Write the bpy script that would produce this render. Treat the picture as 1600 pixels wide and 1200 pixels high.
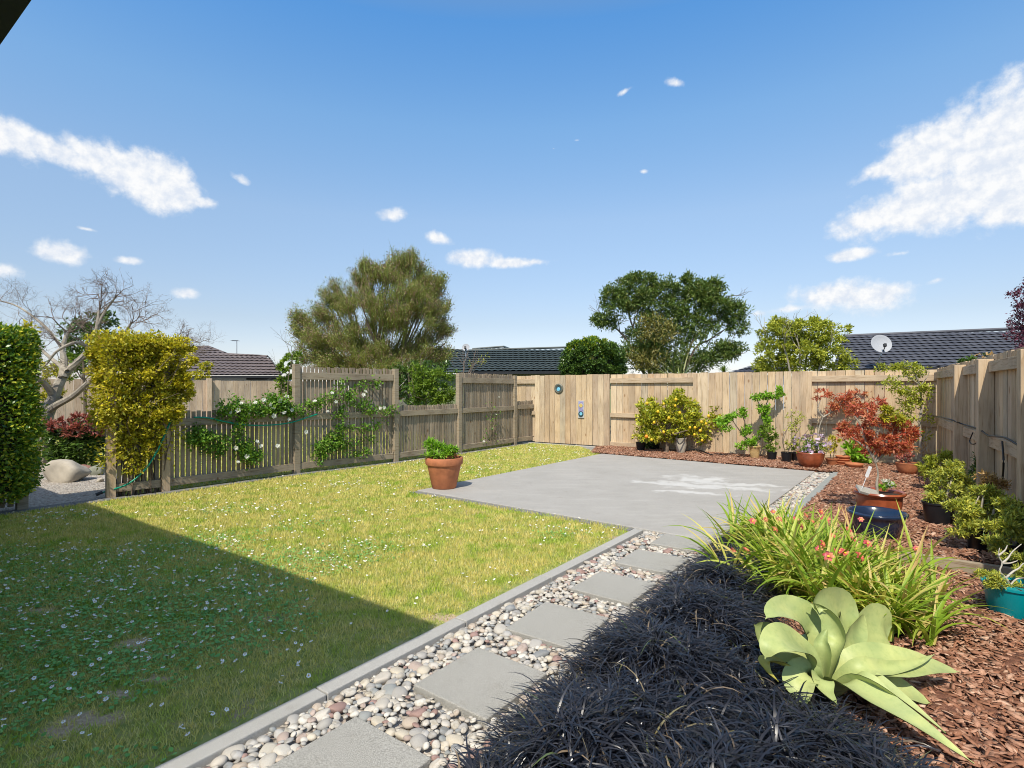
import bpy, math, random
import numpy as np
from mathutils import Vector
for o in list(bpy.data.objects): bpy.data.objects.remove(o)
C = bpy.context.scene.collection
scene = bpy.context.scene
R = math.radians
# ------------------------------------------------------------------ camera
HC, F, HY = 1.4, 840.0, 608.0
cam_d = bpy.data.cameras.new('camera'); cam = bpy.data.objects.new('camera', cam_d); C.objects.link(cam)
cam.location = (0, 0, HC); cam.rotation_euler = (R(90), 0, 0)
cam_d.sensor_width = 36; cam_d.lens = 36*F/1600; cam_d.shift_y = 8/1600
cam_d.clip_start = 0.05; cam_d.clip_end = 3000
scene.camera = cam
scene.cycles.filter_width = 1.0
scene.render.resolution_x = 1024; scene.render.resolution_y = 768
# ------------------------------------------------------------------ sun, sky, exposure
SUN_EL = R(52); LAZ = R(72)                      # light travels towards (cos LAZ, sin LAZ)
lx, ly = math.cos(LAZ), math.sin(LAZ)
sd = bpy.data.lights.new('sun', 'SUN'); sun = bpy.data.objects.new('sun', sd); C.objects.link(sun)
sd.energy = 4.2; sd.angle = R(0.5); sd.color = (1.0, 0.93, 0.80)
ldir = Vector((lx*math.cos(SUN_EL), ly*math.cos(SUN_EL), -math.sin(SUN_EL)))
sun.rotation_euler = ldir.to_track_quat('-Z', 'Y').to_euler()
scene.view_settings.view_transform = 'Standard'; scene.view_settings.look = 'None'
scene.view_settings.exposure = 0.25; scene.view_settings.gamma = 1
w = bpy.data.worlds.new('World'); scene.world = w; w.use_nodes = True
nt = w.node_tree; nt.nodes.clear()
def N(t, **k):
    n = nt.nodes.new(t)
    for a, b in k.items(): setattr(n, a, b)
    return n
def Lk(a, b): nt.links.new(a, b)
STR = 0.13
sky = N('ShaderNodeTexSky', sky_type='NISHITA'); sky.sun_disc = False
sky.sun_elevation = SUN_EL; sky.sun_rotation = math.atan2(-lx, -ly)
sky.air_density = 0.95; sky.dust_density = 0.35; sky.ozone_density = 1.4; sky.altitude = 0
tc = N('ShaderNodeTexCoord')
sep = N('ShaderNodeSeparateXYZ'); Lk(tc.outputs['Generated'], sep.inputs[0])
az = N('ShaderNodeMath', operation='ARCTAN2'); Lk(sep.outputs[0], az.inputs[0]); Lk(sep.outputs[1], az.inputs[1])
el = N('ShaderNodeMath', operation='ARCSINE'); Lk(sep.outputs[2], el.inputs[0])
ae = N('ShaderNodeCombineXYZ'); Lk(az.outputs[0], ae.inputs[0]); Lk(el.outputs[0], ae.inputs[1])
nz = N('ShaderNodeTexNoise'); nz.inputs['Scale'].default_value = 15; nz.inputs['Detail'].default_value = 8; nz.inputs['Roughness'].default_value = .62
Lk(ae.outputs[0], nz.inputs['Vector'])
nz2 = N('ShaderNodeTexNoise'); nz2.inputs['Scale'].default_value = 45; nz2.inputs['Detail'].default_value = 6; nz2.inputs['Roughness'].default_value = .6
Lk(ae.outputs[0], nz2.inputs['Vector'])
# cloud banks as (px, py, half width, half height, tilt deg, strength): turned into sky directions
CL = [(20,215,62,30,-18,.95),(95,240,90,20,-12,.95),(170,258,85,26,-14,1.0),(222,278,80,33,-6,1.2),
      (1575,212,112,60,14,1.25),(1470,240,92,44,12,1.1),(1600,250,105,70,0,1.25),(1390,262,60,18,10,.9),(1500,300,150,40,6,1.15),(1420,326,130,22,8,1.0),(1590,320,80,28,5,1),
      (612,336,36,14,5,.7),(683,372,27,12,-12,.72),(745,405,42,15,0,.85),(795,411,62,9,2,.85),(835,409,28,7,3,.7),
      (1300,458,60,24,5,.9),(1370,462,60,22,8,.95),(1240,482,70,10,5,.55),(1330,399,62,11,3,.65),(1405,396,48,9,3,.5),
      (95,398,48,20,0,.9),(202,407,26,8,4,.75),(322,317,30,12,0,.75),(375,280,26,13,-20,.5),(8,422,38,16,0,.85),(292,458,34,12,3,.6),
      (1055,130,24,12,-15,.55),(975,143,22,8,20,.4),(1465,438,30,9,12,.55),(1006,268,12,6,0,.4),(865,232,10,5,0,.35),(902,219,12,5,0,.35),(258,325,18,9,0,.5),(1185,490,26,9,0,.5),(135,358,28,5,-5,.4)]
acc = None
for (px, py, hw, hh, tl, am) in CL:
    dx, dz = px-800, HY-py
    a0 = math.atan2(dx, F); r0 = math.hypot(dx, F); e0 = math.atan2(dz, r0)
    sw = hw*F/(r0*r0); sh = hh*r0/(r0*r0+dz*dz)
    mp = N('ShaderNodeMapping', vector_type='TEXTURE')
    mp.inputs['Location'].default_value = (a0, e0, 0); mp.inputs['Rotation'].default_value = (0, 0, R(tl)); mp.inputs['Scale'].default_value = (sw*1.25, sh*1.35, 1)
    Lk(ae.outputs[0], mp.inputs[0])
    ln = N('ShaderNodeVectorMath', operation='LENGTH'); Lk(mp.outputs[0], ln.inputs[0])
    s = N('ShaderNodeMath', operation='MULTIPLY_ADD'); Lk(ln.outputs['Value'], s.inputs[0]); s.inputs[1].default_value = -1; s.inputs[2].default_value = am
    if acc is None: acc = s
    else:
        m = N('ShaderNodeMath', operation='MAXIMUM'); Lk(acc.outputs[0], m.inputs[0]); Lk(s.outputs[0], m.inputs[1]); acc = m
clp = N('ShaderNodeMath', operation='MAXIMUM'); Lk(acc.outputs[0], clp.inputs[0]); clp.inputs[1].default_value = -0.9
a1 = N('ShaderNodeMath', operation='MULTIPLY_ADD'); Lk(nz.outputs['Fac'], a1.inputs[0]); a1.inputs[1].default_value = 1.7; a1.inputs[2].default_value = -0.97
a2 = N('ShaderNodeMath', operation='MULTIPLY_ADD'); Lk(nz2.outputs['Fac'], a2.inputs[0]); a2.inputs[1].default_value = .45; a2.inputs[2].default_value = -0.225
s1 = N('ShaderNodeMath', operation='ADD'); Lk(clp.outputs[0], s1.inputs[0]); Lk(a1.outputs[0], s1.inputs[1])
s2 = N('ShaderNodeMath', operation='ADD'); Lk(s1.outputs[0], s2.inputs[0]); Lk(a2.outputs[0], s2.inputs[1])
mr = N('ShaderNodeMapRange', interpolation_type='SMOOTHSTEP'); Lk(s2.outputs[0], mr.inputs[0])
mr.inputs[1].default_value = -0.14; mr.inputs[2].default_value = 0.46; mr.inputs[3].default_value = 0; mr.inputs[4].default_value = 0.96
# cloud body: white, with grey-blue shading painted in by fine noise
cc = N('ShaderNodeValToRGB'); Lk(nz2.outputs['Fac'], cc.inputs[0])
kk = 0.84/STR
cc.color_ramp.elements[0].position = .38; cc.color_ramp.elements[0].color = (.76, .82, .92, 1)
cc.color_ramp.elements[1].position = .6; cc.color_ramp.elements[1].color = (1, 1, 1, 1)
ccm = N('ShaderNodeVectorMath', operation='SCALE'); Lk(cc.outputs[0], ccm.inputs[0]); ccm.inputs['Scale'].default_value = kk
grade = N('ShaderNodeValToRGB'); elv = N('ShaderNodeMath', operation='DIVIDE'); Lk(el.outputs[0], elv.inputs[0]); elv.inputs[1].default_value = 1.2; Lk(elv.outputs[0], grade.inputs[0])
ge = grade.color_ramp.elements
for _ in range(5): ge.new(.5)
for e_, (p_, c_) in zip(ge, [(0, (.40, .385, .47)), (.06, (.455, .41, .43)), (.10, (.48, .43, .42)), (.25, (.655, .635, .595)), (.375, (.575, .72, .74)), (.50, (.38, .69, .85)), (.62, (1.0, .84, .66))]): e_.position = p_; e_.color = (*c_, 1)  # top stop, above the view: sky brightened and warmed as added fill light
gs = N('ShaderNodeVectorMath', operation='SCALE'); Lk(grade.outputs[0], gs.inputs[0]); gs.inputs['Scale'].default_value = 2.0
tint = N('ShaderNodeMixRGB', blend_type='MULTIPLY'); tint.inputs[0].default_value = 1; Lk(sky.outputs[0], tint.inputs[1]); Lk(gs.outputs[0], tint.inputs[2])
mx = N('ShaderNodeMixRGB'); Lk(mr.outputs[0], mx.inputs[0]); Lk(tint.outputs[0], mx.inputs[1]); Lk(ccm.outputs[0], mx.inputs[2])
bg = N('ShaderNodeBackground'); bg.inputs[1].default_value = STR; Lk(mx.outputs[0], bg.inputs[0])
wo = N('ShaderNodeOutputWorld'); Lk(bg.outputs[0], wo.inputs[0])
# ------------------------------------------------------------------ helpers
rs = np.random.RandomState(7); random.seed(7)
def G(px, py, z=0.0):
    Y = F*(HC-z)/(py-HY); return ((px-800)*Y/F, Y, z)
def P(px, py, Y): return ((px-800)*Y/F, Y, HC+(HY-py)*Y/F)
def nrm(v): v = np.asarray(v, float); return v/np.maximum(np.linalg.norm(v, axis=-1, keepdims=True), 1e-9)
def tag(o, label=None, cat=None, group=None, kind=None):
    if label: o['label'] = label
    if cat: o['category'] = cat
    if group: o['group'] = group
    if kind: o['kind'] = kind
    return o
def thing(name, label, cat, loc=(0, 0, 0), group=None):
    o = bpy.data.objects.new(name, None); o.empty_display_size = .1; C.objects.link(o); o.location = loc
    return tag(o, label, cat, group)
def link_mesh(name, me, mat, parent=None, label=None, kind=None, smooth=False):
    me.name = name
    if mat: me.materials.append(mat)
    if smooth: me.polygons.foreach_set('use_smooth', np.ones(len(me.polygons), bool))
    o = bpy.data.objects.new(name, me); C.objects.link(o)
    if parent is not None: o.parent = parent
    if label: o['label'] = label
    if kind: o['kind'] = kind
    return o
def worldloc(o):
    v = Vector((0, 0, 0))
    while o is not None: v += o.location; o = o.parent
    return np.array(v)
def npmesh(name, V, Fc, mat, parent=None, label=None, kind=None, smooth=False):
    """V (n,3), Fc (m,k) or list of such arrays; one mesh object, world coordinates"""
    V = np.asarray(V, np.float64).reshape(-1, 3)
    if parent is not None: V = V - worldloc(parent)
    if not isinstance(Fc, (list, tuple)): Fc = [Fc]
    Fc = [np.asarray(f, np.int32) for f in Fc if len(f)]
    me = bpy.data.meshes.new(name)
    me.vertices.add(len(V)); me.vertices.foreach_set('co', V.astype(np.float32).ravel())
    loops = np.concatenate([f.ravel() for f in Fc]); tot = np.concatenate([np.full(len(f), f.shape[1], np.int32) for f in Fc])
    st = np.concatenate([[0], np.cumsum(tot)[:-1]]).astype(np.int32)
    me.loops.add(len(loops)); me.loops.foreach_set('vertex_index', loops.astype(np.int32))
    me.polygons.add(len(tot)); me.polygons.foreach_set('loop_start', st); me.polygons.foreach_set('loop_total', tot)
    me.update(calc_edges=True)
    return link_mesh(name, me, mat, parent, label, kind, smooth)
class MB:
    def __init__(s): s.v = []; s.f = []; s.n = 0
    def add(s, V, Fs):
        s.v.extend([tuple(map(float, p)) for p in V]); s.f.extend([tuple(int(i)+s.n for i in f) for f in Fs]); s.n = len(s.v)
    def box(s, c, ex, ey, ez, taper=None):
        c, ex, ey, ez = map(lambda a: np.asarray(a, float), (c, ex, ey, ez))
        V = [c+a*ex+b*ey+d*ez for d in (-1, 1) for b in (-1, 1) for a in (-1, 1)]
        s.add(V, [(0, 2, 3, 1), (4, 5, 7, 6), (0, 1, 5, 4), (2, 6, 7, 3), (0, 4, 6, 2), (1, 3, 7, 5)])
    def tube(s, pts, rad, k=8, cap=True):
        pts = np.asarray(pts, float); n = len(pts)
        if np.isscalar(rad): rad = [rad]*n
        T = np.gradient(pts, axis=0); T = nrm(T)
        ref = np.array([0, 0, 1.]) if abs(T[0][2]) < .9 else np.array([1., 0, 0])
        V = []
        for i in range(n):
            a = np.cross(T[i], ref); a /= max(np.linalg.norm(a), 1e-6); b = np.cross(T[i], a); ref = -np.cross(T[i], a)*1.0 if False else ref
            for j in range(k):
                t = 2*math.pi*j/k; V.append(pts[i]+rad[i]*(math.cos(t)*a+math.sin(t)*b))
        Fs = [(i*k+j, i*k+(j+1) % k, (i+1)*k+(j+1) % k, (i+1)*k+j) for i in range(n-1) for j in range(k)]
        if cap: Fs += [tuple(range(k))[::-1], tuple((n-1)*k+j for j in range(k))]
        s.add(V, Fs)
    def lathe(s, c, prof, k=28, sx=1, sy=1):
        V = []; Fs = []
        for (r, z) in prof:
            for j in range(k):
                t = 2*math.pi*j/k; V.append((c[0]+sx*r*math.cos(t), c[1]+sy*r*math.sin(t), c[2]+z))
        for i in range(len(prof)-1):
            for j in range(k): Fs.append((i*k+j, i*k+(j+1) % k, (i+1)*k+(j+1) % k, (i+1)*k+j))
        Fs.append(tuple(range(k))[::-1]); Fs.append(tuple((len(prof)-1)*k+j for j in range(k)))
        s.add(V, Fs)
    def prism(s, poly, z0, z1):
        n = len(poly); V = [(x, y, z0) for x, y in poly]+[(x, y, z1) for x, y in poly]
        s.add(V, [tuple(range(n))[::-1], tuple(range(n, 2*n))]+[(i, (i+1) % n, n+(i+1) % n, n+i) for i in range(n)])
    def build(s, name, mat, parent=None, label=None, kind=None, smooth=False, bevel=0):
        off = worldloc(parent) if parent is not None else np.zeros(3)
        me = bpy.data.meshes.new(name)
        me.from_pydata([tuple(np.array(p)-off) for p in s.v], [], s.f); me.update()
        o = link_mesh(name, me, mat, parent, label, kind, smooth)
        if bevel:
            b = o.modifiers.new('bevel', 'BEVEL'); b.width = bevel; b.segments = 2; b.limit_method = 'ANGLE'
        return o
def ribbons(base, azm, th0, th1, L, W, seg=5, twist=.3, prof='blade', fold=0.0):
    """arching strap leaves: elevation angle runs from th0 to th1 along the leaf"""
    n = len(base); base = np.asarray(base, float)
    t = np.linspace(0, 1, seg+1)
    th = th0[:, None]+(th1-th0)[:, None]*t[None]
    st = L[:, None]/seg
    dx = np.cos(th)*st; dz = np.sin(th)*st
    X = np.concatenate([np.zeros((n, 1)), np.cumsum((dx[:, 1:]+dx[:, :-1])/2, 1)], 1)
    Z = np.concatenate([np.zeros((n, 1)), np.cumsum((dz[:, 1:]+dz[:, :-1])/2, 1)], 1)
    curl = rs.uniform(-.5, .5, n)[:, None]*t[None]**2*twist
    a = azm[:, None]+curl
    p = base[:, None, :]+np.stack([X*np.cos(a), X*np.sin(a), Z], -1)
    if prof == 'blade': wp = (1-t**3)*(.55+.45*np.minimum(1, t*4))
    else: wp = (1-t)**.5*np.minimum(1, .4+t*2)
    wp = np.maximum(wp, .04)
    tw = rs.uniform(-1, 1, n)[:, None]*twist*2*t[None]
    side = np.stack([-np.sin(a)*np.cos(tw), np.cos(a)*np.cos(tw), np.sin(tw)], -1)
    hw = (W[:, None]*wp[None]*.5)[..., None]
    l = p+side*hw; r = p-side*hw
    if fold:
        nrmz = np.stack([-np.sin(th)*np.cos(a), -np.sin(th)*np.sin(a), np.cos(th)], -1)
        l = l+nrmz*hw*fold; r = r+nrmz*hw*fold
        V = np.stack([l, p, r], 2); k = 3
        i = np.arange(seg)*3
        f = np.concatenate([np.stack([i, i+1, i+4, i+3], 1), np.stack([i+1, i+2, i+5, i+4], 1)])
    else:
        V = np.stack([l, r], 2); k = 2
        i = np.arange(seg)*2; f = np.stack([i, i+1, i+3, i+2], 1)
    per = (seg+1)*k
    Fc = (np.arange(n)*per)[:, None, None]+f[None]
    return V.reshape(-1, 3), Fc.reshape(-1, 4)
def leaf_quads(c, l, w_, out=None, outw=.6, up=.3, fold=.25):
    """rhombic leaves at c, length l, width w_"""
    n = len(c); d = nrm(rs.normal(size=(n, 3)))
    if out is not None: d = nrm(d+out*outw)
    d[:, 2] += up*.3; d = nrm(d)
    q = rs.normal(size=(n, 3)); q[:, 2] *= .4
    s = nrm(np.cross(d, nrm(rs.normal(size=(n, 3))*.6+np.array([0, 0, 1.0])*up*3)))
    nn = nrm(np.cross(d, s))
    l = (np.ones(n)*l*rs.uniform(.7, 1.3, n))[:, None]; w2 = (np.ones(n)*w_*rs.uniform(.75, 1.25, n))[:, None]*.5
    m = c+d*l*.45+nn*w2*fold
    V = np.stack([c, m+s*w2, c+d*l, m-s*w2], 1)
    return V.reshape(-1, 3), np.arange(n*4).reshape(n, 4)
def blob(c, rad, n, sub=30, spread=.22, shell=.75, flat=None, seed=None):
    """points in clumps over an ellipsoid; returns points, outward dirs"""
    c = np.asarray(c, float); rad = np.asarray(rad, float)
    d = nrm(rs.normal(size=(sub, 3))); rr = shell+(1-shell)*rs.uniform(-1, 1, sub)
    rr = np.where(rs.uniform(size=sub) < .3, rs.uniform(.2, shell, sub), rr)
    sc = d*rr[:, None]
    wt = rs.uniform(.4, 1.6, sub); wt /= wt.sum()
    k = rs.choice(sub, n, p=wt)
    q = nrm(rs.normal(size=(n, 3)))*(rs.uniform(0, 1, n)**.45)[:, None]*spread*(rs.uniform(.6, 1.3, sub)[k])[:, None]
    u = sc[k]+q
    return c+u*rad, nrm(u*rad+rs.normal(size=(n, 3))*.05)
def cat_mesh(parts):
    V = []; Fc = []; o = 0
    for v, f in parts: V.append(v); Fc.append(f+o); o += len(v)
    return np.concatenate(V), np.concatenate(Fc)
def foliage(name, blobs, l, w_, mat, parent, outw=.6, up=.3, **k):
    ps = []
    for b in blobs:
        c, rad, n = b[:3]; kw = b[3] if len(b) > 3 else {}
        kk_ = dict(k); kk_.update(kw)
        p, o = blob(c, rad, n, **kk_)
        ps.append(leaf_quads(p, l, w_, o, outw, up))
    V, Fc = cat_mesh(ps); V[:, 2] = np.maximum(V[:, 2], .004)
    return npmesh(name, V, Fc, mat, parent)
def grow(mb, p, d, L, r, depth, sp=.6, up=.15, nch=(2, 3), k=6, dec=.72, rdec=.62, tips=None, wob=.15):
    p = np.asarray(p, float); d = nrm(d); pts = [p]; q = p
    seg = 4 if depth > 1 else 3
    dd = d
    for i in range(seg):
        dd = nrm(dd+rs.normal(size=3)*wob+np.array([0, 0, up*.3])); q = q+dd*L/seg; pts.append(q)
    re = r*rdec
    mb.tube(pts, list(np.linspace(r, re, len(pts))), k=max(3, k), cap=False)
    if tips is not None and depth <= 1: tips.append(q)
    if depth <= 0: return
    for c in range(rs.randint(nch[0], nch[1]+1)):
        a = nrm(dd+rs.normal(size=3)*sp+np.array([0, 0, up]))
        st = pts[-1] if c < 2 else pts[rs.randint(2, len(pts))]
        grow(mb, st, a, L*dec*rs.uniform(.8, 1.15), re*rs.uniform(.75, 1), depth-1, sp, up, nch, max(3, k-1), dec, rdec, tips, wob)
def inpoly(x, y, poly):
    x = np.asarray(x); y = np.asarray(y); ins = np.zeros(x.shape, bool); n = len(poly)
    for i in range(n):
        x0, y0 = poly[i][:2]; x1, y1 = poly[(i+1) % n][:2]
        if y0 == y1: continue
        c = ((y0 > y) != (y1 > y)) & (x < (x1-x0)*(y-y0)/(y1-y0)+x0); ins ^= c
    return ins
def scatter(poly, n):
    a = np.array([p[:2] for p in poly]); lo, hi = a.min(0), a.max(0); out = []
    m = 0
    while m < n:
        q = rs.uniform(lo, hi, (n*2, 2)); q = q[inpoly(q[:, 0], q[:, 1], poly)]; out.append(q); m += len(q)
    return np.concatenate(out)[:n]
def area(poly):
    a = np.array([p[:2] for p in poly]); x, y = a[:, 0], a[:, 1]
    return abs(np.dot(x, np.roll(y, -1))-np.dot(y, np.roll(x, -1)))/2
def vis(q, m=.06):  # keep what could be seen from near the photo's viewpoint
    return (np.abs(q[:, 0]) < q[:, 1]*(.98+m)+1.0) & (q[:, 1] > .8)
# ------------------------------------------------------------------ materials
def newmat(name):
    m = bpy.data.materials.new(name); m.use_nodes = True; t = m.node_tree; t.nodes.clear()
    o = t.nodes.new('ShaderNodeOutputMaterial'); b = t.nodes.new('ShaderNodeBsdfPrincipled'); t.links.new(b.outputs[0], o.inputs[0])
    return m, t, b, o
def ramp(t, fac, cols, pos=None):
    r = t.nodes.new('ShaderNodeValToRGB'); e = r.color_ramp.elements
    pos = pos or [i/(len(cols)-1) for i in range(len(cols))]
    while len(e) < len(cols): e.new(.5)
    for i, c in enumerate(cols): e[i].position = pos[i]; e[i].color = (*c, 1)
    if fac is not None: t.links.new(fac, r.inputs[0])
    return r.outputs[0]
def noise(t, scale, detail=4, rough=.55, vec=None, sc=None, kind='Object', dist=0):
    if vec is None:
        c = t.nodes.new('ShaderNodeTexCoord'); vec = c.outputs[kind]
    if sc is not None:
        m = t.nodes.new('ShaderNodeMapping'); m.inputs['Scale'].default_value = sc; t.links.new(vec, m.inputs[0]); vec = m.outputs[0]
    n = t.nodes.new('ShaderNodeTexNoise'); n.inputs['Scale'].default_value = scale; n.inputs['Detail'].default_value = detail; n.inputs['Roughness'].default_value = rough
    n.inputs['Distortion'].default_value = dist
    t.links.new(vec, n.inputs['Vector']); return n.outputs['Fac']
def mixc(t, a, b, fac, mode='MIX'):
    m = t.nodes.new('ShaderNodeMixRGB'); m.blend_type = mode
    for s, v in ((0, fac), (1, a), (2, b)):
        if isinstance(v, (int, float)): m.inputs[s].default_value = v
        elif isinstance(v, tuple): m.inputs[s].default_value = (*v, 1)
        else: t.links.new(v, m.inputs[s])
    return m.outputs[0]
def bump(t, b, h, strength=.3, dist=.01):
    n = t.nodes.new('ShaderNodeBump'); n.inputs['Strength'].default_value = strength; n.inputs['Distance'].default_value = dist
    t.links.new(h, n.inputs['Height']); t.links.new(n.outputs[0], b.inputs['Normal'])
def mul(t, a, k, add=0):
    m = t.nodes.new('ShaderNodeMath'); m.operation = 'MULTIPLY_ADD'; t.links.new(a, m.inputs[0])
    if isinstance(k, (int, float)): m.inputs[1].default_value = k
    else: t.links.new(k, m.inputs[1])
    m.inputs[2].default_value = add; return m.outputs[0]
def step(t, a, lo, hi):
    m = t.nodes.new('ShaderNodeMapRange'); m.interpolation_type = 'SMOOTHSTEP'; t.links.new(a, m.inputs[0])
    m.inputs[1].default_value = lo; m.inputs[2].default_value = hi; return m.outputs[0]
def island(t): return t.nodes.new('ShaderNodeNewGeometry').outputs['Random Per Island']
BR = 1.55
def leafmat(name, cols, transl=.35, rough=.5, patch=0, spec=.35, pcol=None):
    m, t, b, o = newmat(name)
    cols = [tuple(min(.85, x*BR) for x in q) for q in cols] if max(cols[0]) < .5 else cols
    c = ramp(t, island(t), cols)
    if patch:
        nf = noise(t, patch, 3, kind='Object')
        c = mixc(t, c, pcol or tuple(x*1.5 for x in cols[-1]), step(t, nf, .48, .62))
    t.links.new(c, b.inputs['Base Color']); b.inputs['Roughness'].default_value = rough; b.inputs['Specular IOR Level'].default_value = spec
    tr = t.nodes.new('ShaderNodeBsdfTranslucent'); t.links.new(mixc(t, c, (1.0, 1.0, .55), 1.0, 'MULTIPLY'), tr.inputs[0])
    mxs = t.nodes.new('ShaderNodeMixShader'); mxs.inputs[0].default_value = transl
    t.links.new(b.outputs[0], mxs.inputs[1]); t.links.new(tr.outputs[0], mxs.inputs[2]); t.links.new(mxs.outputs[0], o.inputs[0])
    return m
def woodmat(name, cols, grain=.25, knots=True, rough=.85, axis='z', weather=None):
    m, t, b, o = newmat(name)
    isl = island(t); tcn = t.nodes.new('ShaderNodeTexCoord')
    off = t.nodes.new('ShaderNodeCombineXYZ'); t.links.new(mul(t, isl, 37.0), off.inputs[0]); t.links.new(mul(t, isl, 91.0), off.inputs[2])
    ad = t.nodes.new('ShaderNodeVectorMath'); ad.operation = 'ADD'; t.links.new(tcn.outputs['Object'], ad.inputs[0]); t.links.new(off.outputs[0], ad.inputs[1])
    sc = (1, 1, .06) if axis == 'z' else (.09, .09, 1)
    g = noise(t, 55, 5, .6, vec=ad.outputs[0], sc=sc, dist=.6)
    c = ramp(t, isl, cols)
    dk = mixc(t, c, (.55, .45, .34), 1.0, 'MULTIPLY')
    c = mixc(t, c, dk, step(t, g, .45, .8))
    big = noise(t, 2.2, 4, .6, vec=ad.outputs[0], sc=(1, 1, .5))
    c = mixc(t, c, mixc(t, c, weather or (.72, .72, .74), 1.0, 'MULTIPLY'), mul(t, step(t, big, .40, .66), .85))
    if knots:
        v = t.nodes.new('ShaderNodeTexVoronoi'); v.inputs['Scale'].default_value = 5.5
        mp_ = t.nodes.new('ShaderNodeMapping'); mp_.inputs['Scale'].default_value = (1, 1, .45); t.links.new(ad.outputs[0], mp_.inputs[0]); t.links.new(mp_.outputs[0], v.inputs['Vector'])
        iv = t.nodes.new('ShaderNodeMapRange'); t.links.new(v.outputs['Distance'], iv.inputs[0]); iv.inputs[1].default_value = .06; iv.inputs[2].default_value = .11; iv.inputs[3].default_value = .75; iv.inputs[4].default_value = 0
        c = mixc(t, c, mixc(t, c, (.5, .34, .2), 1.0, 'MULTIPLY'), iv.outputs[0])
    t.links.new(c, b.inputs['Base Color']); b.inputs['Roughness'].default_value = rough; b.inputs['Specular IOR Level'].default_value = .2
    bump(t, b, g, .35, .004); return m
def plain(name, col, rough=.6, var=.15, scale=12, bumpk=0, spec=.4, metal=0):
    m, t, b, o = newmat(name); nf = noise(t, scale, 5)
    c = ramp(t, nf, [tuple(x*(1-var) for x in col), tuple(min(1, x*(1+var)) for x in col)], [.3, .7])
    t.links.new(c, b.inputs['Base Color']); b.inputs['Roughness'].default_value = rough; b.inputs['Specular IOR Level'].default_value = spec; b.inputs['Metallic'].default_value = metal
    if bumpk: bump(t, b, noise(t, scale*5, 4), bumpk, .004)
    return m
M = {}
M['fence'] = woodmat('weathered_pine', [(.42, .31, .195), (.64, .48, .30), (.52, .39, .265), (.68, .54, .36), (.49, .405, .29), (.60, .42, .25)])
M['rail'] = woodmat('rail_pine', [(.52, .40, .27), (.58, .45, .30)], axis='xy', knots=False)
M['picket'] = woodmat('grey_batten', [(.26, .205, .14), (.40, .32, .23), (.32, .27, .20)], weather=(.6, .62, .66))
M['picket_rail'] = woodmat('grey_rail', [(.33, .27, .19), (.40, .33, .24)], axis='xy', knots=True)
M['farfence'] = woodmat('far_paling', [(.50, .38, .28), (.62, .49, .37), (.56, .45, .35)])
M['bark'] = plain('bark_brown', (.16, .12, .085), .9, .35, 25, .6)
M['palebark'] = plain('bark_pale', (.33, .29, .23), .9, .3, 14, .5)
M['twig'] = plain('twig_grey', (.20, .15, .12), .9, .3, 20)
M['terracotta'] = plain('terracotta', (.42, .15, .065), .75, .22, 9, .15)
M['brownglaze'] = plain('brown_glaze', (.30, .075, .03), .25, .45, 7, 0, .6)
M['blueglaze'] = plain('blue_glaze', (.012, .025, .06), .15, .3, 8, 0, .7)
M['blackpot'] = plain('black_plastic', (.012, .013, .016), .4, .2, 8)
M['teal'] = plain('teal_plastic', (.0, .27, .31), .35, .06, 5)
M['creampot'] = plain('cream_pot', (.50, .34, .15), .5, .3, 10)
M['whitepot'] = plain('pale_pot', (.42, .38, .30), .6, .15, 10)
M['soil'] = plain('soil', (.045, .028, .018), .95, .4, 40, 1)
M['white'] = plain('white_plastic', (.75, .76, .78), .5, .04)
M['hose'] = plain('green_hose', (.0, .26, .17), .4, .1, 30)
M['blackpipe'] = plain('black_pipe', (.012, .012, .012), .45)
M['metal'] = plain('galvanised', (.35, .36, .37), .4, .1, 20, 0, .5, .7)
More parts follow.
